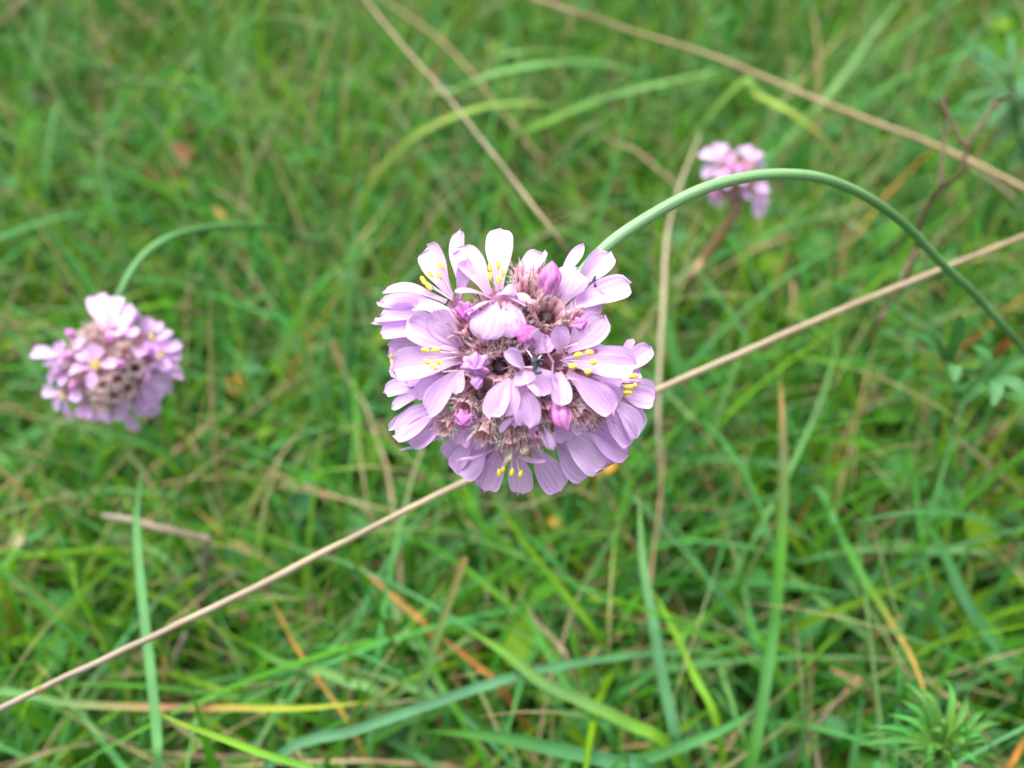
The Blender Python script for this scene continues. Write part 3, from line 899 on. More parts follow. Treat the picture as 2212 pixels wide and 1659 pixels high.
H.floret((1330, 960, 240), (0.8, -0.1, 0.6), [
    ((1330, 980), (1480, 1100), 140, 260, 250, {'n': (0.2, 0.3, 0.9)}),
    ((1330, 930), (1500, 960), 130, 230, 210, {'n': (0.1, 0.3, 0.9)}),
    ((1310, 900), (1430, 780), 120, 200, 160, {'n': (0.0, 0.2, 0.9)}),
])
H.floret((640, 1190, 250), (-0.4, -0.7, 0.5), [
    ((640, 1200), (560, 1330), 130, 240, 220, {'n': (-0.1, 0.2, 1)}),
    ((680, 1210), (650, 1350), 130, 240, 220, {'n': (0, 0.2, 1)}),
])
H.floret((1040, 1200, 280), (0.2, -0.7, 0.6), [
    ((1030, 1210), (1010, 1340), 110, 280, 270, {'n': (0, 0.2, 1)}),
    ((1190, 1140), (1290, 1250), 150, 290, 290, {'n': (0.2, 0.3, 1)}),
    ((1120, 1180), (1190, 1310), 130, 280, 270, {'n': (0.1, 0.2, 1)}),
])
# buds
H.bud(1075, 480, 320, 200, 130, (0.10, 0.92, 0.35), 0.06, (0.66, 0.17, 0.60), (0.74, 0.36, 0.66))
H.bud(950, 730, 380, 110, 130, (0.02, 0.5, 0.85), 0.08, (0.66, 0.15, 0.55), (0.70, 0.30, 0.56))
H.bud(672, 850, 380, 120, 135, (-0.10, -0.35, 0.9), 0.42, (0.60, 0.24, 0.66), (0.74, 0.44, 0.76))
H.bud(668, 925, 410, 95, 70, (0.02, -0.85, 0.5), 0.15, (0.62, 0.30, 0.72), (0.74, 0.46, 0.78))
H.bud(605, 1160, 310, 85, 110, (-0.15, -0.5, 0.8), 0.5, (0.58, 0.15, 0.60), (0.70, 0.38, 0.72))
H.bud(1105, 1075, 350, 190, 125, (0.40, -0.85, 0.30), 0.05, (0.66, 0.20, 0.58), (0.74, 0.36, 0.66))
H.bud(1215, 665, 340, 95, 80, (0.75, 0.4, 0.5), 0.35, (0.62, 0.15, 0.64), (0.74, 0.44, 0.76))
H.bud(990, 1225, 300, 90, 90, (0.05, -0.8, 0.5), 0.45, (0.56, 0.18, 0.58), (0.68, 0.38, 0.70))
H.bud(1320, 780, 330, 50, 50, (0.6, -0.2, 0.7), 0.4, (0.62, 0.15, 0.60), (0.70, 0.38, 0.70))
# open seed cups in the gaps
for x, y, z, d, sd_, h_, rd in [
    (1062, 620, 330, (0.12, 0.35, 0.92), True, 130, 95), (955, 545, 320, (0.05, 0.62, 0.78), True, 135, 85),
    (800, 880, 345, (-0.06, 0.0, 1.0), True, 125, 88), (625, 690, 300, (-0.35, 0.30, 0.88), False, 150, 80),
    (715, 800, 370, (-0.2, 0.15, 0.97), False, 110, 70), (905, 730, 380, (0.0, 0.3, 0.95), False, 110, 70),
    (640, 1060, 330, (-0.35, -0.45, 0.82), False, 130, 80), (730, 1170, 320, (-0.15, -0.7, 0.7), False, 150, 80),
    (860, 1210, 300, (0.0, -0.8, 0.6), False, 150, 80), (960, 1190, 310, (0.1, -0.75, 0.65), False, 150, 80), (1030, 1080, 340, (0.2, -0.55, 0.8), False, 130, 75),
    (1210, 1080, 310, (0.45, -0.55, 0.7), False, 150, 80), (560, 1150, 260, (-0.55, -0.5, 0.66), False, 150, 78), (1180, 660, 300, (0.5, 0.35, 0.8), False, 140, 78),
    (930, 470, 280, (0.02, 0.8, 0.6), False, 150, 78), (1020, 470, 270, (0.15, 0.8, 0.58), False, 150, 78), (860, 650, 370, (-0.05, 0.4, 0.9), False, 110, 68),
    (1280, 1100, 250, (0.6, -0.5, 0.6), False, 150, 78)]:
    H.calyx(x, y, z - 60, d, h_, rd if sd_ else rd * 0.72, seed=sd_, hairs=170)
# long silky hairs hanging below
for _ in range(700):
    x, y = random.uniform(500, 1260), random.uniform(1080, 1330)
    z = H.ballz(x, y, 420)
    H.hair(H.p(x, y, z), H.vec((random.gauss((x - 880) / 900, .3), -0.8, random.uniform(0.1, 0.7))), random.uniform(60, 130), 1.2)
H.finish()

# ---- second flower, out of focus, at the left
lb = PZ(800, 650, -0.4)
root2 = thing('thrift_flower', 'smaller blurred lilac thrift flower, partly faded brown, its green stem arching backwards', 'flower', lb, 'thrift flowers in the meadow')
LD = 13.6
H2 = Head(root2, lb, FL, 2.37, LD, (840, 860), 350)
sp2 = [PD(235, 770, LD + .4), PD(245, 690, LD + .5), PD(262, 630, LD + .5), PD(300, 565, LD + .6), PD(350, 522, LD + .8), PD(410, 500, LD + 1.3), PD(480, 490, LD + 2.1), PD(560, 490, LD + 3.2), PD(640, 508, LD + 4.4), PD(720, 545, LD + 5.5), lb]
add('stem', tube(smooth_path(sp2, 70), [0.062, 0.056, 0.05, 0.05], [(0.14, 0.31, 0.12), (0.11, 0.27, 0.09), (0.06, 0.19, 0.05), (0.05, 0.16, 0.03)], nseg=12), M_STEM, root2, lb)
H2.ball_of_calyces(40, hairs=70, dead=1.0)
H2.involucre((-0.1, 0.5, -0.85), 7)
def quick(h, throat, petals, anthers=(), **kw):
    ax = h.axis_at(throat[0], throat[1], h.ballz(*throat))
    z0 = h.ballz(*throat)
    ps = []
    for (bx, by, tx, ty, w) in petals:
        zb = z0 * 0.95; w = w * (1.12 if h.R > 200 else 1.0)
        rr = math.hypot(tx - h.c[0], ty - h.c[1])
        zt = math.sqrt(max((h.R * 1.35) ** 2 - rr * rr, 0)) * 0.75
        ps.append(((bx, by), (tx, ty), w, zb, zt, {'n': tuple(unit(0.40 * np.array(ax) + np.array([-0.1, 0.4, 0.75]))), 'bow': random.uniform(0.03, 0.14), 'roll': random.uniform(-18, 18)}))
    return h.floret((throat[0], throat[1], z0), tuple(ax), ps, anthers=[(a, b, z0 + 60, random.uniform(0, 180), 14, 10) for a, b in anthers])
quick(H2, (850, 600), [(800, 600, 735, 335, 150), (850, 580, 890, 345, 125), (910, 640, 1000, 435, 150), (880, 600, 900, 640, 150)])
quick(H2, (1120, 650), [(1110, 640, 1105, 495, 95), (1130, 640, 1205, 535, 105), (1170, 690, 1295, 605, 85), (1150, 720, 1340, 750, 130), (1090, 690, 1060, 800, 110)], [(1135, 640), (1150, 655)])
quick(H2, (1140, 830), [(1160, 820, 1340, 850, 130), (1190, 880, 1385, 950, 80), (1150, 860, 1300, 900, 110), (1110, 800, 1180, 700, 120)], [(1200, 800)])
quick(H2, (1060, 1000), [(1080, 960, 1285, 1005, 120), (1060, 1000, 1215, 1135, 135), (1020, 1060, 1185, 1230, 130), (1080, 940, 1130, 930, 120)])
quick(H2, (900, 1170), [(930, 1180, 1045, 1355, 110), (860, 1180, 950, 1260, 100), (780, 1160, 795, 1290, 80)])
quick(H2, (520, 830), [(470, 790, 240, 770, 105), (480, 850, 340, 840, 85), (500, 830, 460, 680, 140), (500, 870, 430, 920, 110), (540, 800, 640, 690, 120)])
quick(H2, (490, 1080), [(480, 1070, 325, 1055, 95), (470, 1100, 425, 1195, 95), (500, 1110, 545, 1270, 85), (520, 1050, 620, 1110, 90), (480, 1050, 440, 970, 90)], [(470, 1090), (485, 1105), (460, 1075)])
quick(H2, (640, 1150), [(640, 1150, 610, 1260, 90), (650, 1160, 700, 1250, 80)])
quick(H2, (715, 860), [(720, 830, 740, 705, 115), (750, 860, 890, 855, 90), (715, 890, 705, 1035, 105), (690, 880, 525, 910, 90), (690, 840, 600, 760, 90)], [(700, 840), (730, 830), (700, 870), (725, 885), (745, 855)])
quick(H2, (1220, 760), [(1200, 740, 1260, 640, 80), (1220, 760, 1370, 700, 80), (1230, 790, 1370, 800, 85), (1200, 790, 1260, 900, 85), (1190, 750, 1100, 720, 85)], [(1215, 790), (1230, 770)])
quick(H2, (1180, 980), [(1170, 960, 1310, 930, 80), (1190, 990, 1300, 1060, 80), (1160, 1010, 1210, 1110, 85), (1150, 970, 1050, 950, 90), (1170, 950, 1150, 850, 80)])
quick(H2, (1030, 1110), [(1050, 1110, 1140, 1190, 85), (1020, 1120, 1080, 1250, 85), (1000, 1100, 940, 1200, 80)])
quick(H2, (960, 560), [(950, 560, 960, 400, 90), (980, 580, 1060, 480, 80), (960, 580, 1010, 650, 110)])
quick(H2, (420, 930), [(430, 920, 370, 990, 80), (440, 900, 380, 880, 70), (450, 940, 500, 990, 90), (440, 900, 470, 830, 80)])
quick(H2, (770, 1190), [(760, 1180, 700, 1290, 70), (800, 1190, 850, 1290, 70)])
for x, y, d in [(575, 660, (-.6, .6, .5)), (935, 860, (.1, .1, 1)), (850, 690, (0, .5, .8)), (600, 1000, (-.4, -.3, .8)), (690, 1190, (-.2, -.8, .4)), (555, 800, (-.6, .1, .7))]:
    H2.bud(x, y, H2.ballz(x, y) * 0.9, 100, 70, d, 0.15, (0.66, 0.22, 0.62), (0.74, 0.44, 0.70))
for x, y in [(880, 1040), (800, 1080), (950, 770), (1010, 880), (740, 670), (900, 950), (960, 1000), (820, 980)]:
    z = H2.ballz(x, y)
    H2.calyx(x, y, z - 60, tuple(H2.axis_at(x, y, z)), 110, 52, seed=(x, y) in ((880, 1040), (1010, 880)), hairs=120, dead=1.0)
H2.finish()

# ---- third flower, small and far, behind the bowed stem
RD = 17.5
cb = PZ(1440, 690, -0.3)
root3 = thing('thrift_flower', 'small faded pink thrift flower on a short brown stalk, behind the bowed stem', 'flower', cb, 'thrift flowers in the meadow')
H3 = Head(root3, cb, F3, 1.6217, RD, (720, 440), 120)
sp3 = [PD(*F3(715, 480), RD + .25), PD(*F3(715, 610), RD + .3), PD(*F3(650, 720), RD + .7), PD(*F3(560, 850), RD + 1.4), PD(*F3(470, 980), RD + 2.0), cb]
add('stem', tube(smooth_path(sp3, 40), [0.10, 0.09, 0.08], [(0.40, 0.28, 0.18), (0.40, 0.22, 0.12), (0.42, 0.34, 0.20)], nseg=10), M_STRAW, root3, cb)
H3.ball_of_calyces(26, hairs=8, dead=1.0)
H3.involucre((0, -0.7, -0.7), 6)
quick(H3, (640, 360), [(640, 350, 540, 305, 80), (640, 340, 645, 258, 80), (630, 380, 548, 415, 90), (660, 350, 720, 320, 75), (650, 390, 640, 430, 75)])
quick(H3, (790, 350), [(790, 340, 755, 275, 80), (800, 340, 868, 312, 80), (800, 360, 875, 380, 80), (780, 370, 760, 430, 70)])
quick(H3, (715, 430), [(710, 420, 660, 400, 80), (720, 420, 740, 360, 80), (720, 440, 780, 440, 80), (700, 440, 650, 470, 70)])
quick(H3, (810, 500), [(810, 490, 885, 475, 85), (820, 520, 885, 545, 85), (810, 530, 850, 625, 85), (790, 510, 760, 520, 70)])
quick(H3, (640, 520), [(640, 520, 590, 545, 65), (650, 530, 620, 580, 60)])
for x, y in [(690, 325), (760, 400), (600, 530), (700, 400)]:
    H3.bud(x, y, H3.ballz(x, y), 50, 45, (0, .3, .9), 0.2, (0.64, 0.18, 0.45), (0.74, 0.40, 0.60))
H3.finish()

# ------------------------------------------------------------------ single blades, stalks and leaves
def rooted(pts, z_end=-0.5, first=True):
    """carry the lower end of a blade on into the ground"""
    p = [np.array(q, float) for q in pts]
    e, nx = (p[0], p[1]) if first else (p[-1], p[-2])
    hd = (e - nx); hd[2] = 0
    l = np.linalg.norm(hd); hd = hd / l if l > 1e-6 else np.zeros(3)
    h = e[2] - z_end
    if h <= 0.1: return p
    a = e + hd * h * 0.25 + np.array([0, 0, -h * 0.5]); b = e + hd * h * 0.35 + np.array([0, 0, -h])
    return [b, a] + p if first else p + [a, b]

def blade(label, f, pts, z, width, cols, name='grass_blade', cat='grass blade', group='single grass blades above the turf', mat=None, fold=0.3, taper='tip', root_end=0, n=26, twist=0.3, nhint=None):
    """pts in picture frame f from root to tip; z = height at root, at tip (or list)"""
    zz = np.interp(np.linspace(0, 1, len(pts)), np.linspace(0, 1, len(z)), z)
    P_ = [PZ(*f(*q), h) for q, h in zip(pts, zz)]
    P_ = rooted(P_)
    base = P_[0]
    path = smooth_path(P_, n)
    o = add(name, ribbon(path, width * (0.66 if name == 'grass_blade' else 0.52), cols, fold=fold, taper=taper, twist=twist, nhint=nhint), mat or M_GRASS, None, base)
    return tag(o, label, cat, group)

def stalk(label, pts3, rad, cols, name='straw_stalk', cat='straw', group='dry straw stalks', mat=None, n=60, node_at=()):
    base = pts3[0]
    path = smooth_path(pts3, n)
    path[1:-1] += np.cumsum(rng.normal(0, 0.004, (n - 2, 3)), 0) * np.sin(np.linspace(0, np.pi, n - 2))[:, None]
    rad = [q * 0.66 for q in rad]
    rad = [q * rng.uniform(0.88, 1.12) for q in np.interp(np.linspace(0, 1, 24), np.linspace(0, 1, len(rad)), rad)]
    o = add(name, tube(path, rad, cols, nseg=9, ridge=0.06), mat or M_STRAW, None, base)
    tag(o, label, cat, group)
    for t in node_at:
        c = path[int(t * (n - 1))]; d = path[min(n - 1, int(t * (n - 1)) + 1)] - c
        V, F = ellipsoid(c, d, rad[0] * 2.4, rad[0] * 1.35, 10, 6)
        mesh_obj('node', V, F, M_STRAW, o, base, cols=[(0.28, 0.18, 0.10)] * len(V), uvs=[(0, 0)] * len(V))
    return o

TAN = (0.36, 0.285, 0.20); TAN2 = (0.27, 0.185, 0.105); GREY = (0.30, 0.26, 0.22)
# long straw running right across behind the main flower
a = PD(-40, 1548, 10.6)
stalk('long pale straw slanting across the whole meadow behind the large flower',
      [np.array([-11.4, 1.2, -0.5]), np.array([-10.0, 2.2, 2.6]), PD(-330, 1692, 10.7), a, PD(300, 1385, 10.8), PD(700, 1190, 11.2), PD(1010, 1032, 11.6), PD(1420, 838, 12.2), PD(1800, 673, 12.9), PD(2240, 498, 13.8), PD(2480, 415, 14.6)],
      [0.045, 0.046, 0.05, 0.06, 0.062, 0.062], [GREY, GREY, TAN, TAN, TAN2], n=110, node_at=(0.34,))
stalk('thick tan straw slanting down over the turf beyond the small pink flower',
      [PZ(1000, -60, 1.0), PD(1150, -5, 22), PD(1350, 62, 20.8), PD(1560, 130, 19.8), PD(1820, 240, 18.6), PD(2050, 330, 17.4), PD(2215, 412, 16.6), PD(2420, 520, 15.8), PZ(2600, 660, -0.5)][::-1],
      [0.068, 0.068, 0.068, 0.065, 0.06], [TAN2, (0.33, 0.25, 0.14), (0.32, 0.25, 0.14), TAN2], n=90, node_at=(0.5,))
stalk('thin tan straw sloping down to the top of the large flower',
      [PZ(1480, 900, -0.4), PZ(1330, 700, 3.2), PD(1225, 540, 15.6), PD(1100, 380, 16.6), PD(960, 200, 17.8), PD(860, 85, 18.8), PD(785, -10, 19.8), PD(740, -70, 20.4)],
      [0.043, 0.043, 0.04, 0.037], [TAN2, TAN, (0.33, 0.24, 0.14)], n=80, node_at=(0.62,))
stalk('faint blurred brown straw beside the thin tan straw',
      [PZ(1270, 480, -0.4), PD(1180, 360, 23.4), PD(1090, 245, 24.2), PD(960, 95, 25.4), PD(830, 0, 26.5), PD(760, -50, 27)],
      [0.06, 0.055, 0.05], [TAN2, (0.36, 0.24, 0.13), TAN2], n=50)
stalk('upright thin straw crossing under the bowed stem beside the large flower',
      [PZ(1440, 1330, -0.4), PZ(1437, 1250, 1.5), PZ(1424, 1050, 3.0), PZ(1418, 900, 4.0), PZ(1428, 700, 5.0), PZ(1440, 520, 5.6), PZ(1470, 400, 6.0), PZ(1512, 292, 6.2)],
      [0.055, 0.055, 0.06, 0.062, 0.055, 0.04], [(0.36, 0.30, 0.20), (0.42, 0.36, 0.26), (0.40, 0.34, 0.22), (0.30, 0.32, 0.18)], n=70)
stalk('bent grey straw with a sharp kink, lying in the grass',
      [PZ(425, 1330, -0.4), PZ(438, 1262, 2.8), PZ(443, 1200, 4.0), PZ(446, 1164, 4.5), PZ(436, 1157, 4.6), PZ(360, 1140, 4.7), PZ(280, 1122, 4.6), PZ(222, 1114, 4.3)],
      [0.075, 0.08, 0.085, 0.08, 0.06], [GREY, GREY, TAN, GREY], n=60)
stalk('straight tan straw dropping to the edge of the turf below the clover leaves',
      [PZ(2330, 1200, -0.4), PZ(2212, 1075, 2.5), PZ(2130, 1000, 3.2), PZ(2045, 932, 3.6)], [0.06, 0.055, 0.04], [GREY, TAN2, TAN], n=30)
stalk('short pinkish straw poking up beside the feathery rosette',
      [PZ(1650, 1740, -0.4), PZ(1702, 1660, 1.8), PZ(1770, 1570, 3.2), PZ(1832, 1488, 4.0)], [0.055, 0.05, 0.035], [TAN, GREY, TAN2], n=30)
stalk('short tan straw standing straight among the lower grass',
      [PZ(2026, 1120, 0), PZ(2020, 1050, 1.5), PZ(2014, 890, 2.6)], [0.06, 0.055, 0.04], [GREY, TAN2, TAN2], n=20)
stalk('stub of thick grey straw in the turf under the kinked straw',
      [PZ(338, 1560, -0.3), PZ(352, 1510, 1.2), PZ(370, 1440, 2.2), PZ(400, 1370, 2.8)], [0.08, 0.08, 0.06], [GREY, TAN, GREY], n=20)
stalk('blurred tan straw across the upper corner of the meadow',
      [PZ(-120, 190, 0), PZ(-20, 75, 3), PZ(45, 5, 4), PZ(90, -50, 4.2)], [0.12, 0.12, 0.1], [TAN, TAN2, TAN], n=24)
for k, (lab, f, pts, zz, rd) in enumerate([
    ('short pale straw upright in the blurred upper meadow', F7, [(600, 720), (590, 590), (570, 430)], (1.0, 3.2), 0.09),
    ('blurred tan straw standing beside the green arching stem', F7, [(750, 1600), (700, 1350), (655, 1100)], (0.5, 3.2), 0.08),
    ('blurred tan straw below the brown dead leaf', F7, [(1080, 1400), (1030, 1200), (975, 1020)], (0.8, 2.6), 0.08),
    ('upright tan straw among the yellow green arching blades', F8, [(1600, 1130), (1595, 800), (1580, 560), (1565, 340)], (0.6, 4.6), 0.075),
    ('leaning pale straw above the big bent stem of the left flower', F0, [(365, 720), (400, 650), (432, 598)], (1.5, 4.5), 0.07),
    ('fuzzy pale straw behind the petals of the large flower', F8, [(1290, 1130), (1250, 900), (1180, 760), (1090, 560)], (0.4, 3.0), 0.07),
    ('pale straw under the smaller blurred flower', F0, [(392, 1060), (375, 1000), (350, 920), (338, 870)], (0.5, 3.0), 0.07),
]):
    P_ = [PZ(*f(*q), h) for q, h in zip(pts, np.interp(np.linspace(0, 1, len(pts)), [0, 1], zz))]
    stalk(lab, rooted(P_), [rd, rd, rd * 0.7], [TAN2, TAN, TAN], n=24)

# dark branched twig
tb = PZ(*F3(1380, 1330), -0.3)
TWM = M_TWIG
def tz(f, pts, zs):
    return [PZ(*f(*q), h) for q, h in zip(pts, np.interp(np.linspace(0, 1, len(pts)), np.linspace(0, 1, len(zs)), zs))]
troot = thing('dry_twig', 'dark brown branched dry twig standing in front of the tan straws', 'twig', tb)
main = [tb] + tz(F3, [(1430, 1230), (1510, 1090), (1600, 945), (1655, 800), (1660, 690), (1715, 580), (1778, 485), (1890, 410), (1915, 275), (1985, 175), (2060, 50), (2150, 5)], [4.5, 7.2, 8.6, 9.4])
add('main_stem', tube(smooth_path(main, 70), [0.05, 0.045, 0.042, 0.038, 0.034, 0.03, 0.025], [(1, 1, 1)], nseg=7), TWM, troot, tb)
for pts, z in [([(1778, 485), (1788, 360), (1803, 230), (1800, 150), (1800, 90), (1770, 70), (1725, 40)], (8.3, 9.2)),
               ([(1915, 275), (1870, 215), (1840, 150), (1812, 85), (1785, 10)], (8.9, 9.3)),
               ([(1655, 800), (1560, 1000), (1500, 1110)], (7.4, 6.9)), ([(2060, 50), (2080, 70), (2092, 58)], (9.3, 9.3)),
               ([(1800, 90), (1820, 50), (1815, 20)], (9.1, 9.3))]:
    add('branch', tube(smooth_path(tz(F3, pts, z), 24), [0.03, 0.026, 0.018], [(1, 1, 1)], nseg=6), TWM, troot, tb)
stalk('curved fawn twig hooking down from the tan straw', rooted(tz(F3, [(2230, 700), (2205, 600), (2180, 570), (2120, 505), (2040, 440), (1940, 385)], (4.6, 5.6, 5.8))),
      [0.035, 0.04, 0.03], [TAN2, TAN, TAN], name='dry_twig', cat='twig', group=None, n=40)
tk = [(1, 1, 1)]
stalk('dark green brown stalk slanting down below the clover leaves', rooted(tz(F4, [(400, 560), (450, 480), (520, 415), (650, 260), (760, 90), (830, -30)], (2.6, 4.2))), [0.075, 0.07, 0.06, 0.05], [(0.10, 0.12, 0.04), (0.07, 0.10, 0.03), (0.14, 0.10, 0.05)], name='herb_stalk', cat='stalk', group=None, n=40)

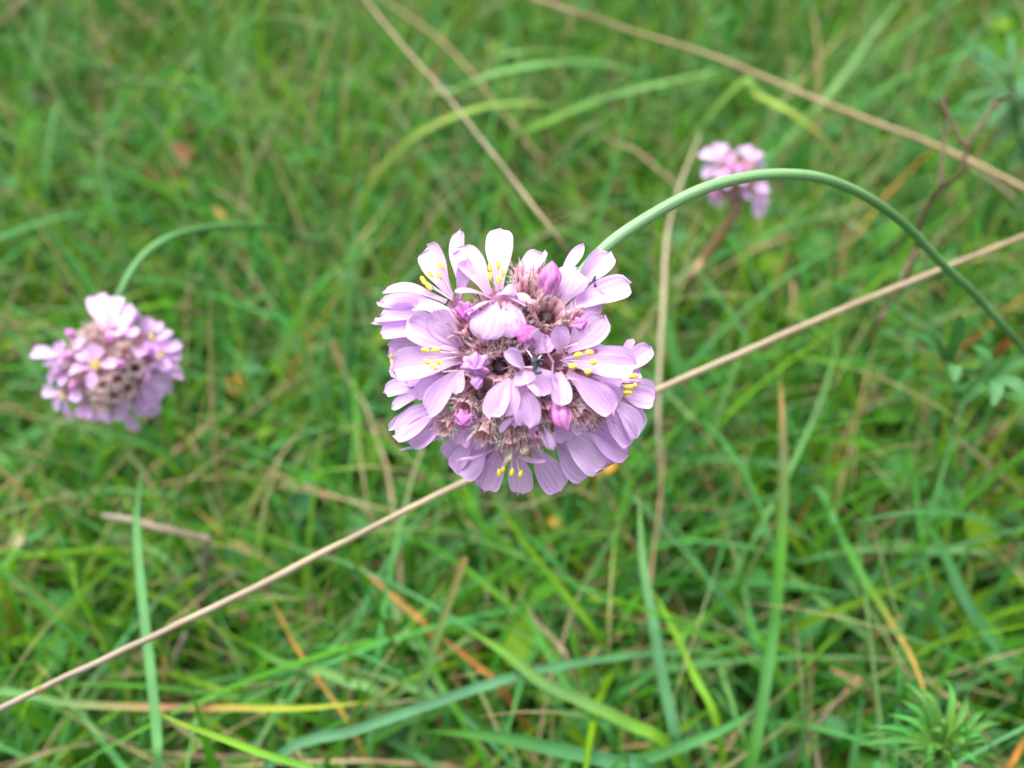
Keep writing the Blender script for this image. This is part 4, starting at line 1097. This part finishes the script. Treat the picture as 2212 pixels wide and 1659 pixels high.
g = lambda *c: [(i / (len(c) - 1), q) for i, q in enumerate(c)] if len(c) > 1 else [(0, c[0]), (1, c[0])]
BL = [
 ('pale green blunt blade standing up below the large flower', F0, [(898, 1560), (920, 1450), (960, 1330), (1006, 1203)], (3.0, 5.6), .17, g(G_BLUE, G_PALE, G_PALE, (0.3, .22, .08)), {'taper': 'x'}),
 ('long grey green blade lying almost flat across the lower turf', F0, [(600, 1632), (760, 1580), (900, 1532), (1050, 1480), (1200, 1440), (1420, 1410), (1600, 1405)], (4.4, 4.8, 3.0), .20, g(G_BLUE, (0.10, .26, .13), (0.10, .26, .13), G_BLUE), {}),
 ('bright yellow green blade running down from under the large flower', F5, [(1480, 1030), (1400, 900), (1200, 650), (1000, 400), (820, 130)], (3.0, 5.4), .15, g(G_YEL, G_LIME, G_LIME, G_YEL), {}),
 ('broad lime green blade sloping across the lower middle', F5, [(1820, 1560), (1600, 1420), (1400, 1320), (1100, 1180), (900, 1020), (660, 870)], (4.0, 5.0), .24, g(G_LIME, G_LIME, G_PALE, G_LIME), {}),
 ('upright grey green blade standing tall beside the thin straw', F5, [(1850, 1560), (1840, 1480), (1770, 1150), (1720, 850), (1660, 500), (1640, 150)], (3.4, 5.4), .24, g(G_BLUE, (0.10, .27, .12), (0.10, .27, .12), G_PALE), {}),
 ('yellow green blade crossing the upright grey green one', F5, [(2080, 1450), (1950, 1150), (1830, 880), (1700, 640)], (4.0, 4.6), .16, g(G_YEL, G_LIME, G_LIME), {}),
 ('dark green blade bent under the lime green one', F5, [(1490, 1520), (1430, 1400), (1260, 1230), (1120, 1000), (1020, 800), (960, 650)], (3.0, 3.8), .18, g(G_DARK, G_BLUE, G_MID), {}),
 ('broad dark green blade along the lowest turf', F5, [(1700, 1690), (1500, 1630), (1200, 1560), (800, 1480), (430, 1450)], (4.6, 4.2), .28, g(G_BLUE, (0.06, .2, .09), G_MID), {}),
 ('green blade rising from the dark broad one to the side', F5, [(1500, 1680), (1600, 1640), (1850, 1550), (2100, 1450), (2300, 1330)], (4.6, 4.0), .22, g(G_MID, (0.08, .24, .08), G_BLUE), {}),
 ('pale upright blade under the petals of the large flower', F5, [(1510, 450), (1450, 250), (1405, 60)], (2.6, 4.4), .17, g(G_BLUE, G_PALE, G_PALE), {}),
 ('pale blade sloping behind the orange leaf', F5, [(560, 1280), (500, 1260), (200, 1150), (-50, 1090)], (3.2, 3.6), .17, g(G_BLUE, G_PALE, G_PALE), {}),
 ('tall light green blade crossing the long slanting straw', F6, [(895, 1700), (880, 1500), (840, 1100), (795, 700), (762, 300), (780, 100), (795, -30)], (4.6, 6.6), .19, g(G_MID, (0.11, .29, .10), (0.12, .31, .11), G_PALE), {'taper': 'both'}),
 ('long level blade turning from green to pink and yellow', F6, [(-60, 1245), (400, 1300), (900, 1320), (1300, 1322), (1700, 1325), (2100, 1285)], (4.4, 4.4), .15, g(G_MID, G_BLUE, G_PALE, (0.35, .16, .09), (0.35, .40, .04), (0.3, .36, .04)), {}),
 ('sharp narrow lime blade curving down past the level blade', F6, [(1850, 1720), (1750, 1662), (1500, 1590), (1200, 1478), (1000, 1405), (880, 1348)], (6.0, 6.6), .12, g(G_MID, (0.10, .28, .05), G_LIME, (0.28, .40, .06)), {}),
 ('pale grass blade sweeping sideways above the level blade', F6, [(2150, 1260), (1950, 1180), (1800, 1120), (1550, 1060), (1380, 950)], (3.6, 4.2), .22, g(G_BLUE, G_PALE, G_PALE, G_MID), {}),
 ('pale green blade hidden behind the kinked straw', F6, [(1060, 720), (1000, 580), (900, 470), (700, 370), (560, 330)], (2.4, 3.2), .17, g(G_MID, G_PALE, G_PALE), {}),
 ('green blade with a brown tip lying beside the dark upright one', F4, [(530, 470), (620, 640), (720, 830), (830, 1010), (930, 1180), (1010, 1380)], (3.4, 4.4), .18, g(G_MID, (0.10, .27, .10), G_BLUE, G_MID, (0.3, .25, .06), (0.45, .24, .06)), {}),
 ('dark narrow blade standing by the feathery rosette', F4, [(1120, 1280), (1040, 1000), (990, 750), (950, 450), (905, 190)], (2.5, 4.6), .14, g(G_DARK, G_BLUE, G_MID), {}),
 ('broad green blade falling towards the feathery rosette', F4, [(1430, 1350), (1300, 1150), (1180, 980), (1060, 720), (950, 540)], (3.0, 4.6), .28, g(G_DARK, G_BLUE, (0.07, .22, .09), G_MID), {}),
 ('dark green upright blade with a withered brown tip', F4, [(240, 1700), (310, 1350), (360, 1000), (385, 700), (395, 400), (390, 200), (382, 20)], (3.6, 6.0), .24, g(G_DARK, G_MID, (0.06, .2, .05), G_MID, (0.14, .16, .07), (0.48, .28, .10)), {}),
 ('pale grey green blade lying level by the dark upright one', F4, [(1280, 765), (1000, 735), (800, 730), (600, 750), (420, 795)], (3.0, 3.4), .17, g(G_BLUE, G_PALE, G_PALE, G_BLUE), {}),
 ('green blade sloping behind the dark upright one', F4, [(780, 1150), (600, 990), (450, 860), (300, 730)], (2.6, 3.4), .18, g(G_MID, G_PALE, G_MID), {}),
 ('pale bluish blade level below the dark green stalk', F4, [(560, 430), (350, 370), (160, 350), (-100, 345)], (2.6, 3.2), .16, g(G_BLUE, (0.14, .3, .18), G_BLUE), {}),
 ('narrow green blade running up to the clover leaves', F4, [(930, 520), (850, 370), (700, 240), (640, 160)], (2.4, 3.2), .17, g(G_PALE, G_PALE, G_MID), {}),
 ('upright green blade with an orange tip right of the large flower', F3, [(960, 1640), (945, 1400), (920, 1180), (925, 1050), (945, 930), (1000, 790)], (2.6, 5.4), .15, g(G_BLUE, G_PALE, (0.16, .33, .05), G_MID, (0.35, .2, .1), (0.55, .30, .05)), {}),
 ('blurred yellow green blade arching over in the upper meadow', F8, [(-30, 1500), (100, 1150), (350, 850), (650, 680), (950, 610), (1270, 625)], (1.6, 4.8, 5.4), .26, g(G_YEL, (0.2, .3, .05), (0.24, .34, .07), (0.2, .36, .07)), {}),
 ('wide blurred green blade arching above the yellow green one', F8, [(480, 580), (650, 530), (850, 440), (1200, 372), (1500, 372), (1760, 440)], (3.6, 5.6, 4.6), .27, g(G_MID, G_PALE, (0.13, .32, .08), G_PALE), {}),
 ('faint topmost green blade of the arching tuft', F8, [(700, 420), (800, 380), (1000, 312), (1250, 300), (1560, 350)], (3.4, 5.2, 4.4), .2, g(G_MID, G_PALE, G_MID), {}),
 ('long green blade rising sideways from the arching tuft', F8, [(1000, 800), (1130, 740), (1400, 620), (1650, 540), (2000, 460), (2250, 400)], (3.2, 5.2), .27, g(G_MID, G_LIME, G_PALE, (0.13, .32, .08)), {}),
 ('yellow green drooping blade with an orange tip above the small pink flower', F3, [(740, -50), (830, 5), (1000, 90), (1120, 180), (1220, 275), (1300, 355)], (5.4, 5.2, 3.8), .24, g(G_PALE, (0.2, .36, .08), (0.26, .38, .06), (0.3, .34, .07), (0.45, .28, .08)), {}),
 ('upright yellow blade behind the top of the bowed stem', F3, [(1110, 640), (1118, 560), (1128, 420), (1135, 260)], (3.2, 5.0), .22, g((0.4, .28, .1), (0.3, .34, .06), G_PALE), {'taper': 'x'}),
 ('wide pale blade slanting up behind the thick tan straw', F0, [(1590, 420), (1700, 300), (1800, 190), (1880, 80), (1950, -10)], (2.6, 5.0), .28, g(G_BLUE, G_BLUE, G_PALE, G_PALE), {}),
 ('blurred light green blade upright in the far corner', F7, [(150, 650), (185, 500), (235, 250), (290, -10)], (1.6, 4.4), .22, g(G_MID, G_PALE, (0.12, .32, .08)), {}),
 ('pale whitish blade leaning out past the turf edge', F7, [(220, 980), (110, 810), (20, 660), (-60, 560)], (1.6, 4.2), .23, g(G_BLUE, G_PALE, (0.3, .36, .2)), {}),
 ('blurred green blade arching over the stem of the left flower', F7, [(-120, 1440), (0, 1395), (350, 1275), (800, 1215), (1250, 1195)], (4.2, 4.6, 2.4), .17, g(G_BLUE, (0.11, .28, .11), G_BLUE, G_MID), {}),
 ('blurred upright green blade above the smaller flower', F7, [(290, 1200), (300, 1050), (320, 830)], (1.6, 3.8), .2, g(G_BLUE, G_PALE, G_MID), {}),
 ('wide green blade passing behind the smaller flower', FL, [(460, 1180), (330, 1000), (150, 720), (-40, 480)], (3.0, 4.8), .22, g(G_BLUE, (0.11, .28, .10), G_PALE), {}),
 ('yellow green leaning blade right of the smaller flower', FL, [(1370, 1300), (1400, 1150), (1520, 1000), (1660, 850)], (1.4, 3.4), .22, g((0.3, .3, .04), G_YEL, G_LIME), {}),
]
for lab, f, pts, z, w, cols, kw in BL:
    blade(lab, f, pts, z, w, cols, **kw)

DRY = [
 ('orange dead blade lying on the turf below the large flower', F5, [(470, 900), (440, 850), (300, 730), (180, 620), (75, 530)], (3.2, 3.8), .17, g((.42, .15, .03), (.48, .2, .05), (.42, .2, .06), (.3, .2, .1)), {}),
 ('reddish orange dead blade in line with the orange one', F5, [(850, 1190), (760, 1110), (640, 1010), (525, 920)], (3.0, 3.6), .16, g((.36, .11, .03), (.44, .16, .04), (.3, .13, .05)), {}),
 ('thin long orange blade leaning across the lower grass', F6, [(1950, 1420), (1800, 1200), (1650, 980), (1560, 800), (1510, 705)], (3.2, 4.2), .10, g((.36, .22, .04), (.4, .24, .05), (.4, .18, .05)), {}),
 ('tan dead blade sloping beside the dark bent blade', F5, [(1260, 1090), (1180, 960), (1060, 830), (940, 620)], (2.8, 3.6), .13, g(TAN2, TAN, TAN2), {}),
 ('orange tan dead blade hanging under the flower petals', F5, [(1640, 460), (1560, 330), (1500, 200), (1430, 30)], (2.4, 4.0), .11, g(TAN2, (.46, .28, .14), TAN), {}),
 ('orange dead blade turning green at its foot', F6, [(1530, 540), (1300, 400), (1180, 290), (1080, 210)], (2.2, 3.0), .12, g(G_MID, (.4, .3, .08), (.5, .28, .07)), {}),
 ('curled rusty blade near the feathery rosette', F4, [(960, 970), (900, 1010), (800, 1080), (700, 1170)], (2.4, 2.6), .11, g((.5, .18, .03), (.4, .16, .05), TAN2), {}),
 ('salmon coloured dead leaf lying by the feathery rosette', F4, [(740, 1310), (690, 1290), (640, 1260), (590, 1235)], (2.6, 3.0), .22, g((.45, .22, .12), (.5, .26, .15), TAN2), {'taper': 'both'}),
 ('orange curled leaf at the foot of the feathery rosette', F4, [(1330, 1680), (1380, 1600), (1420, 1540), (1480, 1500)], (3.4, 3.8), .16, g((.35, .14, .03), (.42, .18, .03), (.35, .14, .03)), {'taper': 'both'}),
]
for lab, f, pts, z, w, cols, kw in DRY:
    blade(lab, f, pts, z, w, cols, name='withered_grass', cat='dead grass', group='dead orange and tan blades', mat=M_STRAW, **kw)

def small_leaf(label, f, b, t, z, width, col, name='dead_leaf', cat='leaf', mat=None, bow=0.15, bz=None):
    P0 = PZ(*f(*b), z[0]); P1 = PZ(*f(*t), z[1])
    m = (P0 + P1) / 2 + np.array([0, 0, bow * np.linalg.norm(P1 - P0)])
    st = np.array([P0[0], P0[1], -0.4])
    path = np.vstack([smooth_path([P0, m, P1], 14)])
    V, F, C, uvs = ribbon(path, width, col, taper='both', fold=0.15)
    # short stalk into the turf
    tv = tube(smooth_path([st, (st + P0) / 2 + np.array([0.05, 0, 0]), P0], 6), [0.03, 0.025], [col[0][1]], nseg=5)
    k = len(V); V = list(V) + list(tv[0]); F = list(F) + [tuple(i + k for i in q) for q in tv[1]]
    C = list(C) + list(tv[2]); uvs = list(uvs) + list(tv[3])
    return tag(mesh_obj(name, V, F, mat or M_STRAW, None, st, cols=C, uvs=uvs), label, cat)
RB = g((.20, .07, .04), (.30, .12, .07), (.22, .08, .05))
small_leaf('larger red brown dead leaf in the blurred upper meadow', F7, (1000, 1020), (1130, 900), (2.0, 2.6), .9, RB)
small_leaf('smaller red brown dead leaf next to the larger one', F7, (870, 1060), (915, 950), (2.0, 2.4), .6, RB)
small_leaf('small orange leaf behind the lower petals of the large flower', F0, (1290, 1022), (1330, 1005), (2.6, 2.9), .26, g((.5, .22, .03), (.6, .28, .04), (.6, .25, .03)))
small_leaf('orange yellow leaf right of the smaller blurred flower', F0, (490, 822), (535, 855), (2.0, 2.2), .4, g((.4, .2, .03), (.5, .25, .04), (.4, .25, .05)))
small_leaf('yellow orange curled leaf below the large flower', F5, (1100, 280), (1200, 320), (1.8, 2.2), .2, g((.3, .22, .05), (.36, .24, .05), (.3, .2, .05)))
small_leaf('tan oval dead leaf in the left edge of the turf', F6, (60, 400), (130, 400), (2.4, 2.6), .32, g((.4, .3, .2), (.46, .36, .26), (.4, .3, .2)))
small_leaf('ochre blurred leaf under the arching green blade', F7, (1130, 1270), (1370, 1300), (1.8, 2.2), .28, g((.22, .2, .03), (.32, .22, .05), (.28, .2, .05)))
small_leaf('rust coloured pointed leaf above the clover', F3, (2030, 1390), (2190, 1240), (6.2, 6.9), .13, g((.10, .10, .03), (.28, .09, .03), (.22, .06, .02)))

# clover / lucerne with grey green leaflets
cbase = PZ(2100, 960, -0.4)
croot = thing('clover_plant', 'grey green clover with narrow folded leaflets, right of the long straw', 'plant', cbase)
CG = (0.05, 0.165, 0.045); CG2 = (0.085, 0.22, 0.085); CG3 = (0.045, 0.15, 0.04)
hub1 = PZ(*F3(1810, 1400), 7.2); hub2 = PZ(*F3(2040, 1480), 7.6); hub3 = PZ(*F3(1560, 1230), 4.8); hub4 = PZ(*F3(1540, 1480), 4.4)
for hb in (hub1, hub2, hub3, hub4):
    add('stalk', tube(smooth_path([cbase, (cbase + hb) / 2 + np.array([0, 0, 0.9]), hb], 14), [0.05, 0.03], [(0.10, 0.24, 0.08)], nseg=7), M_HERB, croot, cbase)
for hb, tip, z, w, c in [(hub1, (1645, 1235), 4.9, .46, CG), (hub1, (1875, 1140), 5.2, .46, CG), (hub1, (1850, 1490), 4.7, .44, CG2),
                         (hub2, (2235, 1360), 5.0, .42, CG), (hub2, (2240, 1590), 4.9, .44, CG2), (hub2, (2050, 1610), 4.9, .42, CG2), (hub2, (1880, 1600), 4.6, .40, CG), (hub2, (1950, 1300), 4.9, .36, CG3),
                         (hub3, (1600, 1180), 4.2, .34, CG), (hub3, (1470, 1250), 4.0, .32, CG3), (hub3, (1640, 1300), 4.1, .34, CG),
                         (hub4, (1420, 1420), 3.6, .34, CG), (hub4, (1640, 1440), 3.7, .36, CG), (hub4, (1560, 1560), 3.6, .36, CG3)]:
    P1 = PZ(*F3(*tip), z + (2.8 if hb is hub1 or hb is hub2 else 1.0)); w *= 0.44
    m = (hb + P1) / 2 + np.array([0, 0, 0.12])
    add('leaflet', ribbon(smooth_path([hb, m, P1], 12), w, g(tuple(np.array(c) * 0.9), c, c, tuple(np.array(c) * 0.85)), taper='both', fold=0.45), M_HERB, croot, cbase)

# feathery spurge rosette, bottom right
sb = PZ(*F4(1090, 1640), -0.4); sc_ = PZ(*F4(1080, 1560), 5.8)
sroot = thing('spurge_rosette', 'bright green rosette of narrow pointed leaves like a star', 'plant', sb)
add('stalk', tube(smooth_path([sb, (sb + sc_) / 2, sc_], 10), [0.09, 0.07], [(0.10, 0.24, 0.06), (0.16, 0.30, 0.06)], nseg=8), M_HERB, sroot, sb)
tips = [(690, 1565), (715, 1520), (760, 1480), (850, 1600), (830, 1430), (905, 1290), (890, 1370), (965, 1310), (1000, 1420), (1085, 1280), (1170, 1355), (1120, 1400), (1245, 1420),
        (1320, 1470), (1200, 1470), (1290, 1580), (1250, 1530), (1220, 1640), (1120, 1690), (1050, 1700), (960, 1660), (880, 1650), (1170, 1600), (1010, 1500), (790, 1560), (930, 1440), (1060, 1450), (1150, 1520), (1000, 1600)]
for i, tp in enumerate(tips):
    zt = 5.8 + random.uniform(-0.35, 0.5)
    P1 = PZ(*F4(*tp), zt)
    b0 = sc_ + np.array([0, 0, random.uniform(-0.5, 0.15)])
    m = b0 * 0.45 + P1 * 0.55 + np.array([0, 0, 0.22])
    c = (0.08 * random.uniform(.8, 1.3), 0.27 * random.uniform(.85, 1.15), 0.05)
    add('leaf', ribbon(smooth_path([b0, m, P1], 10), random.uniform(.075, .11), g((0.16, .32, .05), c, c), taper='spear', fold=0.35), M_HERB, sroot, sb)

# feathery grey green plant in the upper right
fb = PZ(2230, 420, -0.4)
froot = thing('feathery_herb', 'soft grey green feathery herb at the end of the thick tan straw', 'plant', fb)
ftop = PZ(2185, 150, 5.6)
fpath = smooth_path([fb, PZ(2215, 330, 3.4), PZ(2190, 230, 4.8), ftop], 24)
add('stalk', tube(fpath, [0.06, 0.04], [(0.12, 0.24, 0.10)], nseg=7), M_HERB, froot, fb)
for i in range(64):
    t = random.uniform(0.35, 1.0); c0 = fpath[int(t * 23)]
    a = i * 2.4; el = random.uniform(-0.1, 0.7)
    d = np.array([math.cos(a) * math.cos(el), math.sin(a) * math.cos(el), math.sin(el)])
    L = random.uniform(0.9, 1.7)
    c = (0.10 * random.uniform(.8, 1.2), 0.26 * random.uniform(.85, 1.15), 0.12)
    add('leaf', ribbon(smooth_path([c0, c0 + d * L * .5 + np.array([0, 0, .08]), c0 + d * L], 6), 0.10, g(c, c), taper='both', fold=0.3), M_HERB, froot, fb)
